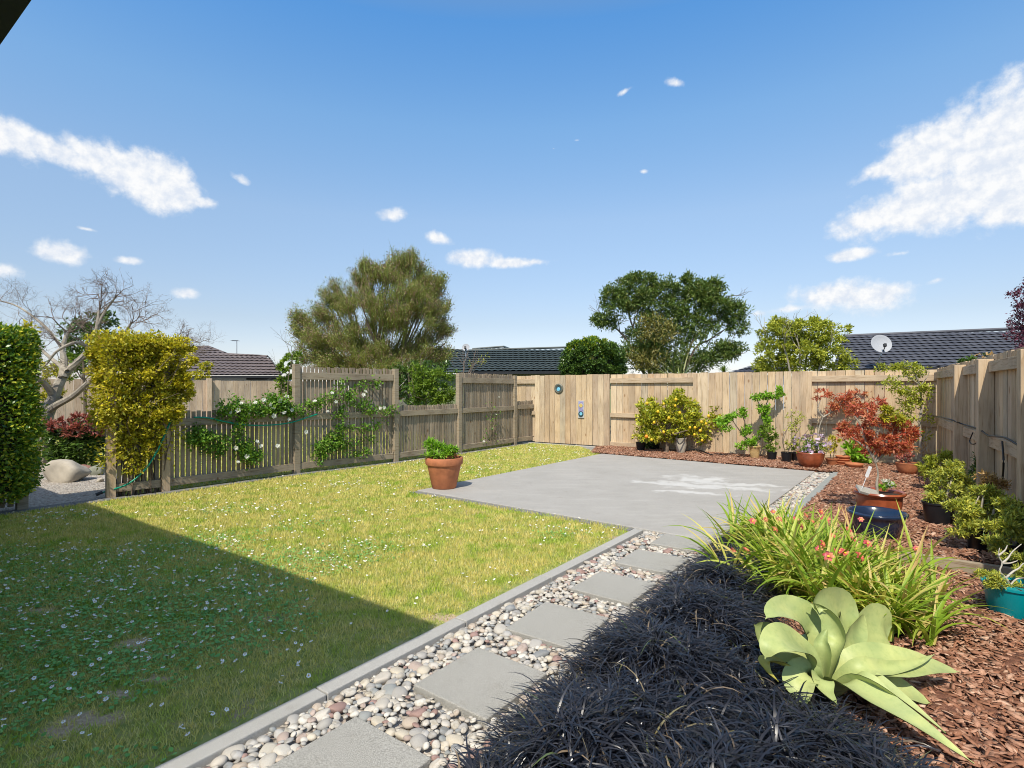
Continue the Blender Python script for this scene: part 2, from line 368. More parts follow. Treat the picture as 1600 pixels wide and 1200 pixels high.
# ================================================================== SETTING
def concretemat(name, col, speck=.25, stain=False, rough=.85):
    m, t, b, o = newmat(name)
    f1 = noise(t, 230, 2, .6); f2 = noise(t, 1.6, 6, .6)
    c = ramp(t, f1, [tuple(x*(1-speck) for x in col), tuple(x*(1+speck) for x in col)], [.35, .65])
    c = mixc(t, c, mixc(t, c, (.90, .90, .89), 1.0, 'MULTIPLY'), step(t, f2, .35, .75))
    f3 = noise(t, 9, 5, .7); c = mixc(t, c, mixc(t, c, (.82, .80, .76), 1., 'MULTIPLY'), mul(t, step(t, f3, .55, .75), .6))
    if stain:
        tcn = t.nodes.new('ShaderNodeTexCoord'); acc = None
        dn = t.nodes.new('ShaderNodeTexNoise'); dn.inputs['Scale'].default_value = 3.2; dn.inputs['Detail'].default_value = 7; t.links.new(tcn.outputs['Object'], dn.inputs['Vector'])
        dv = t.nodes.new('ShaderNodeVectorMath'); dv.operation = 'MULTIPLY_ADD'; t.links.new(dn.outputs['Color'], dv.inputs[0]); dv.inputs[1].default_value = (1.3, .8, 0); t.links.new(tcn.outputs['Object'], dv.inputs[2])
        for (px, py, hx, hy, r_) in [(1085, 751, .36, .42, 0), (1058, 759, .75, .2, -30), (1118, 764, .9, .14, -12), (1085, 772, .5, .13, -20), (1180, 760, .45, .12, -8), (1040, 770, .25, .08, -20), (1015, 755, .35, .07, -35), (1130, 758, .3, .2, 0)]:
            gx, gy, _ = G(px, py)
            mp_ = t.nodes.new('ShaderNodeMapping'); mp_.vector_type = 'TEXTURE'; mp_.inputs['Location'].default_value = (gx+.65, gy+.4, 0); mp_.inputs['Rotation'].default_value = (0, 0, R(r_)); mp_.inputs['Scale'].default_value = (hx, hy, 1)
            t.links.new(dv.outputs[0], mp_.inputs[0])
            fl = t.nodes.new('ShaderNodeVectorMath'); fl.operation = 'MULTIPLY'; fl.inputs[1].default_value = (1, 1, 0); t.links.new(mp_.outputs[0], fl.inputs[0])
            ln = t.nodes.new('ShaderNodeVectorMath'); ln.operation = 'LENGTH'; t.links.new(fl.outputs[0], ln.inputs[0])
            if acc is None: acc = ln.outputs['Value']
            else:
                q = t.nodes.new('ShaderNodeMath'); q.operation = 'MINIMUM'; t.links.new(acc, q.inputs[0]); t.links.new(ln.outputs['Value'], q.inputs[1]); acc = q.outputs[0]
        iv = t.nodes.new('ShaderNodeMapRange'); iv.interpolation_type = 'SMOOTHSTEP'; t.links.new(acc, iv.inputs[0]); iv.inputs[1].default_value = .45; iv.inputs[2].default_value = 1.15; iv.inputs[3].default_value = .62; iv.inputs[4].default_value = 0
        c = mixc(t, c, (.60, .59, .56), iv.outputs[0])
        # long faint broom streaks
        st_ = noise(t, 3.0, 4, .6, sc=(.5, 2.5, 1)); c = mixc(t, c, mixc(t, c, (1.12, 1.12, 1.12), 1., 'MULTIPLY'), mul(t, step(t, st_, .5, .65), .6))
    t.links.new(c, b.inputs['Base Color']); b.inputs['Roughness'].default_value = rough; b.inputs['Specular IOR Level'].default_value = .25
    bump(t, b, f1, .35, .003); return m
M['patio'] = concretemat('patio_concrete', (.375, .355, .325), .2, True)
M['slab'] = concretemat('slab_concrete', (.35, .335, .30), .32)
M['kerb'] = concretemat('kerb_concrete', (.40, .385, .355), .2)
M['darkkerb'] = concretemat('dark_kerb', (.20, .195, .19), .2)
M['edging'] = concretemat('grey_edging', (.30, .31, .29), .2)
bare = [(*G(205, 1006)[:2], .10, .07), (*G(140, 1125)[:2], .15, .06), (*G(95, 1142)[:2], .09, .045), (*G(185, 1085)[:2], .09, .035), (*G(245, 1062)[:2], .10, .025), (*G(60, 955)[:2], .14, .045), (*G(690, 965)[:2], .12, .05)]
m, t, b, o = newmat('lawn_soil')
n1 = noise(t, 1.1, 6, .65); n2 = noise(t, 14, 5, .6)
c = ramp(t, n2, [(.12, .17, .03), (.26, .29, .07), (.38, .32, .16)], [.3, .5, .75])
c = mixc(t, c, (.36, .28, .19), step(t, n1, .60, .66))
tcn = t.nodes.new('ShaderNodeTexCoord'); dn = t.nodes.new('ShaderNodeTexNoise'); dn.inputs['Scale'].default_value = 22; dn.inputs['Detail'].default_value = 5; t.links.new(tcn.outputs['Object'], dn.inputs['Vector'])
dv = t.nodes.new('ShaderNodeVectorMath'); dv.operation = 'MULTIPLY_ADD'; t.links.new(dn.outputs['Color'], dv.inputs[0]); dv.inputs[1].default_value = (.16, .16, 0); t.links.new(tcn.outputs['Object'], dv.inputs[2]); acc = None
for (gx, gy, a_, b_) in bare:
    mp_ = t.nodes.new('ShaderNodeMapping'); mp_.vector_type = 'TEXTURE'; mp_.inputs['Location'].default_value = (gx+.08, gy+.08, 0); mp_.inputs['Scale'].default_value = (a_*.95, b_*1.0, 1); t.links.new(dv.outputs[0], mp_.inputs[0])
    ln = t.nodes.new('ShaderNodeVectorMath'); ln.operation = 'LENGTH'; t.links.new(mp_.outputs[0], ln.inputs[0])
    if acc is None: acc = ln.outputs['Value']
    else:
        q = t.nodes.new('ShaderNodeMath'); q.operation = 'MINIMUM'; t.links.new(acc, q.inputs[0]); t.links.new(ln.outputs['Value'], q.inputs[1]); acc = q.outputs[0]
iv = t.nodes.new('ShaderNodeMapRange'); iv.interpolation_type = 'SMOOTHSTEP'; t.links.new(acc, iv.inputs[0]); iv.inputs[1].default_value = .7; iv.inputs[2].default_value = 1.3; iv.inputs[3].default_value = 1; iv.inputs[4].default_value = 0
c = mixc(t, c, ramp(t, noise(t, 60, 5, .7), [(.30, .215, .13), (.56, .43, .29)], [.35, .65]), iv.outputs[0])
t.links.new(c, b.inputs['Base Color']); b.inputs['Roughness'].default_value = .95
bump(t, b, n2, .6, .02); M['lawn'] = m
M['ground'] = plain('earth', (.10, .09, .05), .95, .3, 3)
m, t, b, o = newmat('bark_mulch_base'); n1 = noise(t, 30, 5, .7)
t.links.new(ramp(t, n1, [(.05, .022, .012), (.20, .08, .045), (.36, .17, .10)], [.3, .5, .75]), b.inputs['Base Color']); b.inputs['Roughness'].default_value = .9; bump(t, b, n1, 1, .03); M['mulch'] = m
m, t, b, o = newmat('gravel_bed'); v = t.nodes.new('ShaderNodeTexVoronoi'); v.inputs['Scale'].default_value = 45
tcn = t.nodes.new('ShaderNodeTexCoord'); t.links.new(tcn.outputs['Object'], v.inputs['Vector'])
sp_ = t.nodes.new('ShaderNodeSeparateColor'); t.links.new(v.outputs['Color'], sp_.inputs[0])
t.links.new(ramp(t, sp_.outputs[0], [(.22, .19, .16), (.40, .36, .31), (.52, .49, .44), (.33, .26, .22)]), b.inputs['Base Color']); b.inputs['Roughness'].default_value = .9
inv = mul(t, v.outputs['Distance'], -1, 1); bump(t, b, inv, 1, .02); M['gravel'] = m

u = np.array([.6, .8]); vv = np.array([.8, -.6])
def struct(name, mb, mat, **k): return mb.build(name, mat, kind='structure', **k)
g = MB(); g.add([(-600, -200, -.1), (600, -200, -.1), (600, 900, -.1), (-600, 900, -.1)], [(0, 1, 2, 3)]); struct('ground', g, M['ground'])
K0 = np.array(G(248, 1199)[:2]); K1 = np.array(G(989, 828)[:2]); kd = nrm(K1-K0); kn = np.array([kd[1], -kd[0]])
Kb = K0-kd*2.2
PA = np.array(G(652, 768)[:2]); PB = np.array(G(940, 710)[:2]); PC = np.array(G(1273, 738)[:2]); PD = PA+PC-PB
ve = nrm(PD-PA)
# ---- picket line and fences in plan
FP = [np.array(p) for p in [(-5.17, 6.92), (-4.75, 7.35), (-3.585, 8.91), (-2.26, 10.35), (-1.176, 11.76), (.048, 13.5), (.70, 14.35)]]
BF0 = np.array([2.35, 12.9]); BFd = nrm(np.array([5.15, -3.4])); CORN = BF0+BFd*6.17
BFn = np.array([BFd[1], -BFd[0]])          # towards the garden
def bfp(px):
    k = (px-800)/F; tt = (k*BF0[1]-BF0[0])/(BFd[0]-k*BFd[1]); return BF0+BFd*tt
RFd = nrm(np.array([-3.06, -4.83])); RFn = np.array([RFd[1], -RFd[0]])   # towards the garden
if RFn[0] > 0: RFn = -RFn
LB = bfp(838)
lawn_poly = [Kb, K1-kd*.02, K1-kd*.02, PA-ve*.02, PA-vv*.0, PB, LB+BFn*.22+BFd*1.35, LB+BFn*.22, FP[6]+vv*.15, FP[5]+vv*.2, FP[4]+vv*.22, FP[3]+vv*.22, FP[2]+vv*.22, FP[1]+vv*.24, FP[0]+vv*.22, FP[0]-u*7+vv*.24, np.array([-9, -1.5])]
lawn_poly = [tuple(p) for p in lawn_poly]
LK = nrm(PA-K1)
lawn_poly[1] = tuple(K1-kd*.03); lawn_poly[2] = tuple(K1+LK*.05-kd*.03)
# brick edging strip runs K1 -> PA ; lawn stops .1 short of the patio
en = np.array([-ve[1], ve[0]]);  en = -en if en@u > 0 else en
E0 = PA+en*.0; 
lawn_poly[2] = tuple(PD*0+K1+LK*.02); lawn_poly[3] = tuple(PA+en*.13)
g = MB(); g.prism(lawn_poly, -.1, 0); struct('lawn', g, M['lawn'])
back_lawn = [FP[0]-vv*.1, FP[1]-vv*.1, FP[2]-vv*.1, FP[3]-vv*.1, FP[4]-vv*.1, FP[5]-vv*.1, (0, 16), (-8.2, 20), (-13, 15), (-7.2, 9.5), (-5.5, 8.0)]
back_lawn = [tuple(p) for p in back_lawn]
g = MB(); g.prism(back_lawn, -.1, -.004); struct('back_lawn', g, M['lawn'])
gravel_poly = [tuple(p) for p in [FP[0]+vv*.02, FP[0]-vv*.1, (-5.5, 8.0), (-7.2, 9.5), (-13, 13), (-14, 5), tuple(FP[0]-u*6+vv*.0)]]
g = MB(); g.prism(gravel_poly, -.1, -.008); struct('gravel_path', g, M['gravel'])
# patio, with a slightly rounded-off edge
g = MB(); g.prism([tuple(p) for p in (PA, PD, PC, PB)], -.1, .018); struct('patio', g, M['patio'], bevel=.006)
# path bed under the river stones
pathL = [(-.75, 1.0), (-.35, 1.6), (.0, 2.05), (.42, 2.8), (.85, 3.4), (1.3, 4.0), (1.75, 4.6), (2.08, 4.93)]
path_poly = [tuple(Kb+kn*.1)]+[p for p in pathL]+[tuple(PD), tuple(K1+kn*.1+kd*.1)]
g = MB(); g.add([(x, y, -.026) for x, y in [Kb+kn*.05, (-.3, .6), (.9, 1.6), (1.6, 3), (2.5, 5), PD+u*.1, K1+kn*.1+kd*.15]], [tuple(range(7))]); struct('path_bed', g, M['gravel'])
# kerbs: cast lengths with joints
def kerb(name, p, q, wd, h, mat, L=1.0, side=None, z0=-.1):
    p, q = np.array(p), np.array(q); d = nrm(q-p); n = side if side is not None else np.array([d[1], -d[0]]); tot = np.linalg.norm(q-p); g = MB(); s = 0
    while s < tot-.01:
        e = min(tot, s+L); a = p+d*(s+.003); c = p+d*(e-.003); mid = (a+c)/2+n*wd/2; jz = rs.uniform(-.003, .003)
        g.box((mid[0], mid[1], (z0+h+jz)/2), (*(d*(e-s-.006)/2), 0), (*(n*wd/2), 0), (0, 0, (h+jz-z0)/2)); s = e
    return struct(name, g, mat, bevel=.005)
kerb('lawn_kerb', Kb, K1+kd*.06, .092, .009, M['kerb'], .95, kn)
kerb('patio_kerb', PA+en*.115, PA+en*.115+ve*np.linalg.norm(K1-PA)*1.0, .095, .012, M['darkkerb'], .23, -en)
PS = PC+ve*.29; sd_ = nrm(PD-PC)
kerb('bed_kerb', PC+ve*.27, PD+ve*.27-sd_*.2, .10, .03, M['edging'], 1.2, ve)
for i in range(6):
    if i == 0: continue
    kerb('fence_kerb', FP[i]+vv*.07, FP[i+1]+vv*.07, .13, .012, M['darkkerb'], 3, vv)
kerb('fence_kerb', FP[0]-u*.0+vv*.07, FP[1]+vv*.07, .14, .012, M['darkkerb'], 3, vv)
kerb('gateway_kerb', FP[0]-u*3.2+vv*.0, FP[0]-u*.02+vv*.0, .22, .014, M['darkkerb'], 1.4, vv)
kerb('gate_kerb', LB-BFd*.3+BFn*.06, LB+BFd*2.0+BFn*.06, .15, .012, M['kerb'], 1.2, BFn)
# right strip bed
g = MB(); g.add([(*PC, -.02), (*(PC+ve*.28), -.02), (*(PD+ve*.28), -.02), (*PD, -.02)], [(0, 1, 2, 3)]); struct('strip_bed', g, M['gravel'])
# mulch beds, gently uneven
bd0 = np.array(G(1428, 882)[:2]); bd1 = np.array(G(1541, 900)[:2]); bdd = nrm(bd1-bd0)
bA = bd0-bdd*.9; bB = bd1+bdd*.55
rear = [tuple(PB+ve*-.25), tuple(PC), tuple(PC+ve*.37), tuple(PD+ve*.37), tuple(bA), tuple(bB), tuple(CORN+RFd*6.3), tuple(CORN), tuple(bfp(953)), tuple(bfp(940)+BFn*.3)]
front = [(-.35, 1.0), (.0, 2.05), (.42, 2.8), (.85, 3.4), (1.3, 4.0), (1.75, 4.6), (2.1, 4.93), tuple(PD+ve*.37), tuple(bA), tuple(bB), (3.62, 3.4), (2.2, 1.1), (1, .6)]
def bed(name, poly, z, st=.06):
    a = np.array(poly); lo, hi = a.min(0), a.max(0); nx, ny = int((hi[0]-lo[0])/st)+2, int((hi[1]-lo[1])/st)+2
    X, Y = np.meshgrid(lo[0]+np.arange(nx)*st, lo[1]+np.arange(ny)*st, indexing='ij')
    Z = z+.012*np.sin(X*7+Y*3)+.012*np.sin(Y*9-X*4)+rs.uniform(-.006, .006, X.shape)
    V = np.stack([X, Y, Z], -1).reshape(-1, 3); i, j = np.meshgrid(np.arange(nx-1), np.arange(ny-1), indexing='ij'); i = i.ravel(); j = j.ravel()
    ok = inpoly(lo[0]+(i+.5)*st, lo[1]+(j+.5)*st, poly); i, j = i[ok], j[ok]
    Fc = np.stack([i*ny+j, (i+1)*ny+j, (i+1)*ny+j+1, i*ny+j+1], 1)
    npmesh(name, V, Fc, M['mulch'], kind='structure', smooth=True)
bed('mulch_bed', rear, .02); bed('mulch_bed', front, -.01)

# ================================================================== FENCES
def boards(mb, p, q, n, o0, o1, wd, gap, z0, z1, jz=.006, jn=.002):
    p, q = np.array(p), np.array(q); L = np.linalg.norm(q-p); d = (q-p)/L; k = max(1, round(L/(wd+gap))); pit = L/k; wd = pit-gap
    for i in range(k):
        c = p+d*pit*(i+.5); dz = rs.uniform(-jz, jz); do = rs.uniform(-jn, jn); m_ = c+n*((o0+o1)/2+do)
        lean = rs.uniform(-.003, .003)
        mb.box((m_[0], m_[1], (z0+z1+dz)/2), (*(d*wd/2), 0), (*(n*(o1-o0)/2), 0), (*(d*lean), (z1+dz-z0)/2))
def beam(mb, p, q, n, o0, o1, z0, z1):
    p, q = np.array(p), np.array(q); c = (p+q)/2+n*(o0+o1)/2
    mb.box((*c, (z0+z1)/2), (*((q-p)/2), 0), (*(n*(o1-o0)/2), 0), (0, 0, (z1-z0)/2))
def post(name, parent, c, d, n, wd, dp, z1, mat, o0=0):
    g = MB(); cc_ = np.array(c)+n*(o0+dp/2); g.box((*cc_, (z1-.1)/2), (*(d*wd/2), 0), (*(n*dp/2), 0), (0, 0, (z1+.1)/2)); return g.build(name, mat, parent, bevel=.004)
# back fence
bf = thing('paling_fence', 'tall pale timber paling fence across the back of the garden', 'fence', (*LB, 0))
seg = [(740, 836, 0), (836, 953, 1), (953, 1085, 0), (1085, 1263, 1), (1263, 1466, 0)]
for a, b_, fl in seg:
    p, q = bfp(a), bfp(b_)
    g = MB(); boards(g, p, q, BFn, *((.0, .02) if fl else (-.065, -.045)), .142, .008, .03, 1.755, .010, .004); g.build('paling_panel', M['fence'], bf)
    if not fl:
        for z0, z1 in ((1.545, 1.66), (.73, .83), (.04, .14)):
            g = MB(); beam(g, p+BFd*.002, q-BFd*.002, BFn, -.044, .012, z0, z1); g.build('rail', M['rail'], bf, bevel=.003)
for px_, z_ in ((1087, 1.745), (1264, 1.745)):
    post('post', bf, bfp(px_), BFd, BFn, .10, .08, z_, M['fence'], -.05)
post('post', bf, bfp(1474)-RFn*0, BFd, BFn, .12, .12, 1.75, M['fence'], -.06)
# right fence
rf = thing('paling_fence', 'tall timber paling fence with thick posts along the right side', 'fence', (*CORN, 0))
T_END = 9.5
g = MB(); boards(g, CORN+RFd*.05, CORN+RFd*T_END, RFn, -.022, 0, .142, .008, .03, 1.76, .010, .004); g.build('paling_panel', M['fence'], rf)
pts_t = [.62, 1.0, 2.98, 4.58, 6.2, 7.2]
pt = [2.98, 4.56, 6.25, 7.85]
prev = .1
for k_, tt in enumerate(pt+[T_END]):
    for z0, z1 in ((1.58, 1.69), (.80, .92), (.06, .16)):
        g = MB(); beam(g, CORN+RFd*(prev+.065), CORN+RFd*(tt-.065), RFn, .002, .05, z0, z1); g.build('rail', M['rail'], rf, bevel=.003)
    prev = tt
for tt in pt: post('post', rf, CORN+RFd*tt, RFd, RFn, .12, .13, 1.715, M['fence'], .001)
# picket / trellis fence
pf = thing('batten_fence', 'weathered grey batten fence of stepped tall and low panels beside the lawn', 'fence', (*FP[2], 0))
ptop = [1.02, 1.06, 1.815, 1.79, 1.75, 1.74, 1.1]
bays = [(0, 1, 1.04, .93), (1, 2, 1.09, .94), (2, 3, 1.78, .935), (3, 4, 1.075, .93), (4, 5, 1.755, .93), (5, 6, 1.10, .95)]
for i, j, zt, rl in bays:
    d = nrm(FP[j]-FP[i]); n = np.array([d[1], -d[0]]); a, c_ = FP[i]+d*.055, FP[j]-d*.055
    g = MB(); boards(g, a, c_, n, -.022, 0, .048, .024, .07, zt, .012, .004); g.build('batten_panel', M['picket'], pf)
    for z0, z1 in [(rl-.055, rl+.05), (.07, .175)]+([(zt-.22, zt-.10)] if zt > 1.5 else []):
        g = MB(); beam(g, a, c_, n, .002, .045, z0, z1); g.build('rail', M['picket_rail'], pf, bevel=.003)
for i, zt in enumerate(ptop):
    if i == 6: continue
    d = nrm(FP[min(i+1, 6)]-FP[max(0, i-1)]); n = np.array([d[1], -d[0]]); post('post', pf, FP[i], d, n, .10, .095, zt, M['picket_rail'] if i > 1 else M['fence'], -.03)
# short fence inside the hedge, left of the gateway
hf = thing('batten_fence', 'short length of batten fence showing under the clipped hedge', 'fence', (-5.95, 5.9, 0))
d = u; n = vv; a = FP[0]-u*.92; c_ = FP[0]-u*3.0
g = MB(); boards(g, c_, a, n, -.022, 0, .05, .02, .05, 1.0); g.build('batten_panel', M['picket'], hf)
post('post', hf, a+u*.06, d, n, .1, .095, 1.0, M['picket_rail'], -.03)
# far fence
ff = thing('paling_fence', 'brownish paling fence beyond the batten fence at left', 'fence', (-10.5, 19, 0))
FA, FB, FC_ = np.array([-15.5, 14.2]), np.array([-10.5, 18.6]), np.array([-7.2, 21.2]); dn = nrm(FB-FA); fn = np.array([dn[1], -dn[0]])
for p, q in ((FA, FB), (FB, FC_)):
    d = nrm(q-p); n = np.array([d[1], -d[0]]); g = MB(); boards(g, p, q, n, 0, .02, .18, .008, 0, 1.70); g.build('paling_panel', M['farfence'], ff)
d = nrm(FC_-FB); post('post', ff, FB, d, np.array([d[1], -d[0]]), .14, .2, 1.77, M['farfence'], 0); post('post', ff, FA*.45+FB*.55, dn, fn, .14, .12, 1.77, M['farfence'], .02)
post('post', ff, FC_, d, np.array([d[1], -d[0]]), .14, .16, 1.75, M['fence'], 0)
# timber edging board in the bed
eb = MB(); p, q = bd0-bdd*.1, bd1+bdd*.5; bn = np.array([bdd[1], -bdd[0]])
eb.box((*((p+q)/2), .025), (*((q-p)/2), 0), (*(bn*.022), 0), (0, 0, .065)); o = eb.build('edging_board', M['picket_rail'], bevel=.004)
tag(o, 'weathered timber edging board stepping the bark mulch bed', 'edging board')
# ================================================================== OWN HOUSE (its eave at top left, its shade on the lawn)
SC = np.array(G(684, 977)[:2]); h_e = 2.5; Ls = (h_e+.07)/math.tan(SUN_EL)
CN = SC-np.array([lx, ly])*Ls                      # the eave corner
E1 = np.array([-.814, .581]); E2 = -kd
# keep the eave through the strip the photograph shows
M['soffit'] = plain('dark_soffit', (.02, .021, .024), .5, .1, 4); M['gutter'] = plain('dark_gutter', (.012, .012, .014), .3, .1, 4)
M['wallpaint'] = plain('house_wall', (.55, .53, .48), .8, .05, 6, .2); M['slateroof'] = plain('own_roof', (.04, .04, .045), .6, .2, 6)
oh = thing('house', 'dark eave of the house overhead at the top left corner', 'house', (*CN, 0))
A_, B_, Cc, D_ = CN, CN+E1*14, CN+E1*14+E2*9, CN+E2*9
g = MB(); g.prism([tuple(x) for x in (A_+E1*.112+E2*.112, B_+E2*.112, Cc, D_+E1*.112)], h_e, h_e+.02); g.build('soffit', M['soffit'], oh)
def inset(k): 
    return [A_+E1*k+E2*k, B_-E1*k+E2*k, Cc-E1*k-E2*k, D_+E1*k-E2*k]
g = MB(); q = inset(.65); g.prism([tuple(x) for x in q], -.1, h_e-.002); g.build('wall', M['wallpaint'], oh)
g = MB(); n1 = -E2*0+np.array([E1[1], -E1[0]]); n1 = n1 if n1@E2 < 0 else -n1
beam(g, A_, B_, n1, -.11, 0, h_e-.06, h_e+.07)
n2 = np.array([E2[1], -E2[0]]); n2 = n2 if n2@E1 < 0 else -n2
beam(g, A_+E2*.112, D_, n2, -.11, 0, h_e-.06, h_e+.07); g.build('gutter', M['gutter'], oh)
g = MB(); q = inset(0); r0, r1 = A_+E1*4.5+E2*4.5, B_-E1*4.5+E2*4.5
V = [(*x, h_e+.072) for x in q]+[(*r0, h_e+2.0), (*r1, h_e+2.0)]
g.add(V, [(0, 1, 5, 4), (1, 2, 5), (2, 3, 4, 5), (3, 0, 4), (3, 2, 1, 0)]); g.build('roof', M['slateroof'], oh)
# ================================================================== NEIGHBOUR HOUSES
def roofmat(name, c0, c1, rough=.55):
    m, t, b, o = newmat(name); nf = noise(t, 1.2, 5); 
    c = ramp(t, nf, [c0, c1], [.3, .7]); t.links.new(c, b.inputs['Base Color']); b.inputs['Roughness'].default_value = rough
    return m
M['roofbrown'] = roofmat('roof_brown', (.115, .09, .085), (.17, .135, .125)); M['roofgreen'] = roofmat('roof_green', (.035, .048, .046), (.055, .072, .068)); M['roofslate'] = roofmat('roof_slate', (.055, .058, .072), (.085, .088, .105))
def roofface(Lp, Rp, rows, cols, lip=.07, wav=.018):
    """tiled face: Lp / Rp are the left and right edges as 3-D points from eave to ridge"""
    Lp, Rp = np.array(Lp, float), np.array(Rp, float); zs = np.linspace(0, 1, rows+1)
    def along(Q):
        h = Q[:, 2]; zz = Lp[0][2]+(Lp[-1][2]-Lp[0][2])*zs; return np.stack([np.interp(zz, h, Q[:, k]) for k in range(3)], 1)
    A, B = along(Lp), along(Rp); e = nrm(B[0]-A[0]); up = nrm((A[-1]+B[-1])/2-(A[0]+B[0])/2); nn = nrm(np.cross(e, up)); nn = nn if nn[2] > 0 else -nn
    V = []; Fc = []; s = np.linspace(0, 1, cols*4+1)
    for i in range(rows):
        for (j, off, ext) in ((i, lip, 0), (i+1, 0, .10)):
            x = A[j][None]+(B[j]-A[j])[None]*s[:, None]+up[None]*ext
            ph = (x@e)*2*math.pi/.33
            V.append(x+nn[None]*(off+wav*np.sin(ph))[:, None])
    V = np.concatenate(V); c = len(s)
    for r in range(0, 2*rows, 2):
        k = np.arange(c-1)+r*c; Fc.append(np.stack([k, k+1, k+1+c, k+c], 1))
    n0 = len(V); V = np.concatenate([V, A-nn[None]*.012, B-nn[None]*.012]); k = np.arange(rows); Fc.append(np.stack([n0+k, n0+rows+1+k, n0+rows+2+k, n0+1+k], 1))
    return V, np.concatenate(Fc)
def wallbox(parent, p, q, dep, z1, mat, name='wall'):
    p, q = np.array(p[:2]), np.array(q[:2]); d = nrm(q-p); n = np.array([d[1], -d[0]]); g = MB(); beam(g, p, q, -n if n[1] < 0 else n, 0, dep, -.1, z1); return g.build(name, mat, parent)
def ridge(parent, a, b_, mat, r=.07):
    g = MB(); g.tube([a, b_], r, 6); return g.build('ridge_cap', mat, parent)
M['palewall'] = plain('pale_blue_wall', (.55, .60, .68), .8, .04, 3); M['greenwall'] = plain('olive_wall', (.20, .23, .12), .8, .05, 3); M['redwall'] = plain('brick_wall', (.22, .09, .07), .8, .2, 3); M['darktrim'] = plain('dark_fascia', (.02, .02, .022), .5)
# left, brown tiles
h1 = thing('house', 'house with brown tiled hip roof beyond the far fence at left', 'house', (*P(350, 590, 38)[:2], 0))
pk = P(325, 541, 41.5); ec = P(258, 586, 34.5); er = P(439, 586, 37)
V1 = roofface([ec, pk], [er, P(418, 556.5, 39.4), P(356, 553, 39.9), pk], 11, 40)
V2 = roofface([P(190, 583, 46), P(235, 546, 45.5)], [ec, pk], 11, 24)
V3 = roofface([er, P(418, 556.5, 39.4)], [P(441, 585.5, 43), P(419, 556.5, 40.2)], 9, 10)
V4 = roofface([P(450, 583, 50), pk], [P(190, 583, 46), P(235, 546, 45.5)], 6, 10)
V, Fc = cat_mesh([V1, V2, V3]); npmesh('roof', V, Fc, M['roofbrown'], h1)
ridge(h1, ec, pk, M['roofbrown']); ridge(h1, P(356, 553, 39.9), P(418, 556.5, 39.4), M['roofbrown']); ridge(h1, P(235, 546, 45.5), pk, M['roofbrown']); ridge(h1, pk, P(356, 553, 39.9), M['roofbrown'])
wallbox(h1, P(266, 590, 36), P(434, 590, 37.6), 6, ec[2]-.03, M['palewall'])
g = MB(); g.box((*((np.array(ec)+np.array(er))/2+np.array([0, -.08, -.12])),), (*((np.array(er)-np.array(ec))/2),), (0, .05, 0), (0, 0, .07)); g.build('gutter', M['darktrim'], h1)
g = MB(); g.box(P(415, 590.8, 36.9), (1.3, 0, 0), (0, .05, 0), (0, 0, .12)); g.build('window', M['darktrim'], h1)
at = thing('tv_antenna', 'thin television antenna on the brown tiled roof', 'antenna', P(370, 554, 40.5))
g = MB(); g.tube([P(370, 556, 40.5), P(370, 532, 40.5)], .03, 5); g.build('mast', M['metal'], at)
g = MB(); g.tube([P(362.5, 532.5, 40.5), P(372, 532, 40.5)], .022, 4)
for k_ in range(5): a = np.array(P(363.5+k_*2, 532.3, 40.5)); g.tube([a+[0, -.3, 0], a+[0, .3, 0]], .014, 4)
g.build('boom', M['metal'], at)
# middle, green-black tiles
h2 = thing('house', 'house with dark green tiled roof behind the gate and round clipped bush', 'house', (*P(800, 590, 31)[:2], 0))
ea, eb_ = P(736, 580.5, 29), P(960, 579, 29)
V1 = roofface([ea, P(730, 547.5, 33)], [eb_, P(940, 541, 33)], 10, 30)
V2 = roofface([P(640, 583, 31), P(652, 543.5, 35.5)], [P(745, 583, 31), P(735, 548, 35)], 10, 16)
V3 = roofface([P(730, 556, 34), P(738, 545.2, 37)], [P(800, 556, 34), P(787, 541.5, 37)], 4, 12)
V, Fc = cat_mesh([V1, V2, V3]); npmesh('roof', V, Fc, M['roofgreen'], h2)
ridge(h2, P(730, 547.5, 33), P(940, 541, 33), M['roofgreen']); ridge(h2, P(738, 545.2, 37), P(787, 541.5, 37), M['roofgreen']); ridge(h2, P(652, 543.5, 35.5), P(735, 548, 35), M['roofgreen']); ridge(h2, P(787, 541.5, 37), P(806, 549, 34.5), M['roofgreen'])
wallbox(h2, P(740, 590, 29.5), P(955, 590, 29.5), 6, 2.33, M['greenwall']); wallbox(h2, P(645, 590, 31.6), P(742, 590, 31.6), 3, 2.28, M['greenwall'])
g = MB(); g.box((np.array(ea)+np.array(eb_))/2+np.array([0, -.08, -.08]), (np.array(eb_)-np.array(ea))/2, (0, .05, 0), (0, 0, .07)); g.build('gutter', M['darktrim'], h2)
# right, slate tiles
h3 = thing('house', 'house with long slate grey tiled roof beyond the back right corner', 'house', (*P(1450, 590, 25)[:2], 0))
ea, eb_ = P(1300, 578, 25.5), P(1660, 570, 23.5)
V1 = roofface([ea, P(1318, 525, 28.6)], [eb_, P(1650, 511, 26.4)], 13, 55, .06, .016)
npmesh('roof', *V1, M['roofslate'], h3); ridge(h3, P(1318, 525, 28.6), P(1650, 511, 26.4), M['roofslate'], .09)
wallbox(h3, P(1306, 590, 26), P(1655, 590, 24), 5, 2.28, M['redwall'])
g = MB(); g.box((np.array(ea)+np.array(eb_))/2+np.array([0, -.08, -.06]), (np.array(eb_)-np.array(ea))/2, (0, .05, 0), (0, 0, .09)); g.build('gutter', M['darktrim'], h3)
h4 = thing('house', 'small dark gable roof peeking over the fence behind the tall bushy tree', 'house', (*P(1165, 590, 40)[:2], 0))
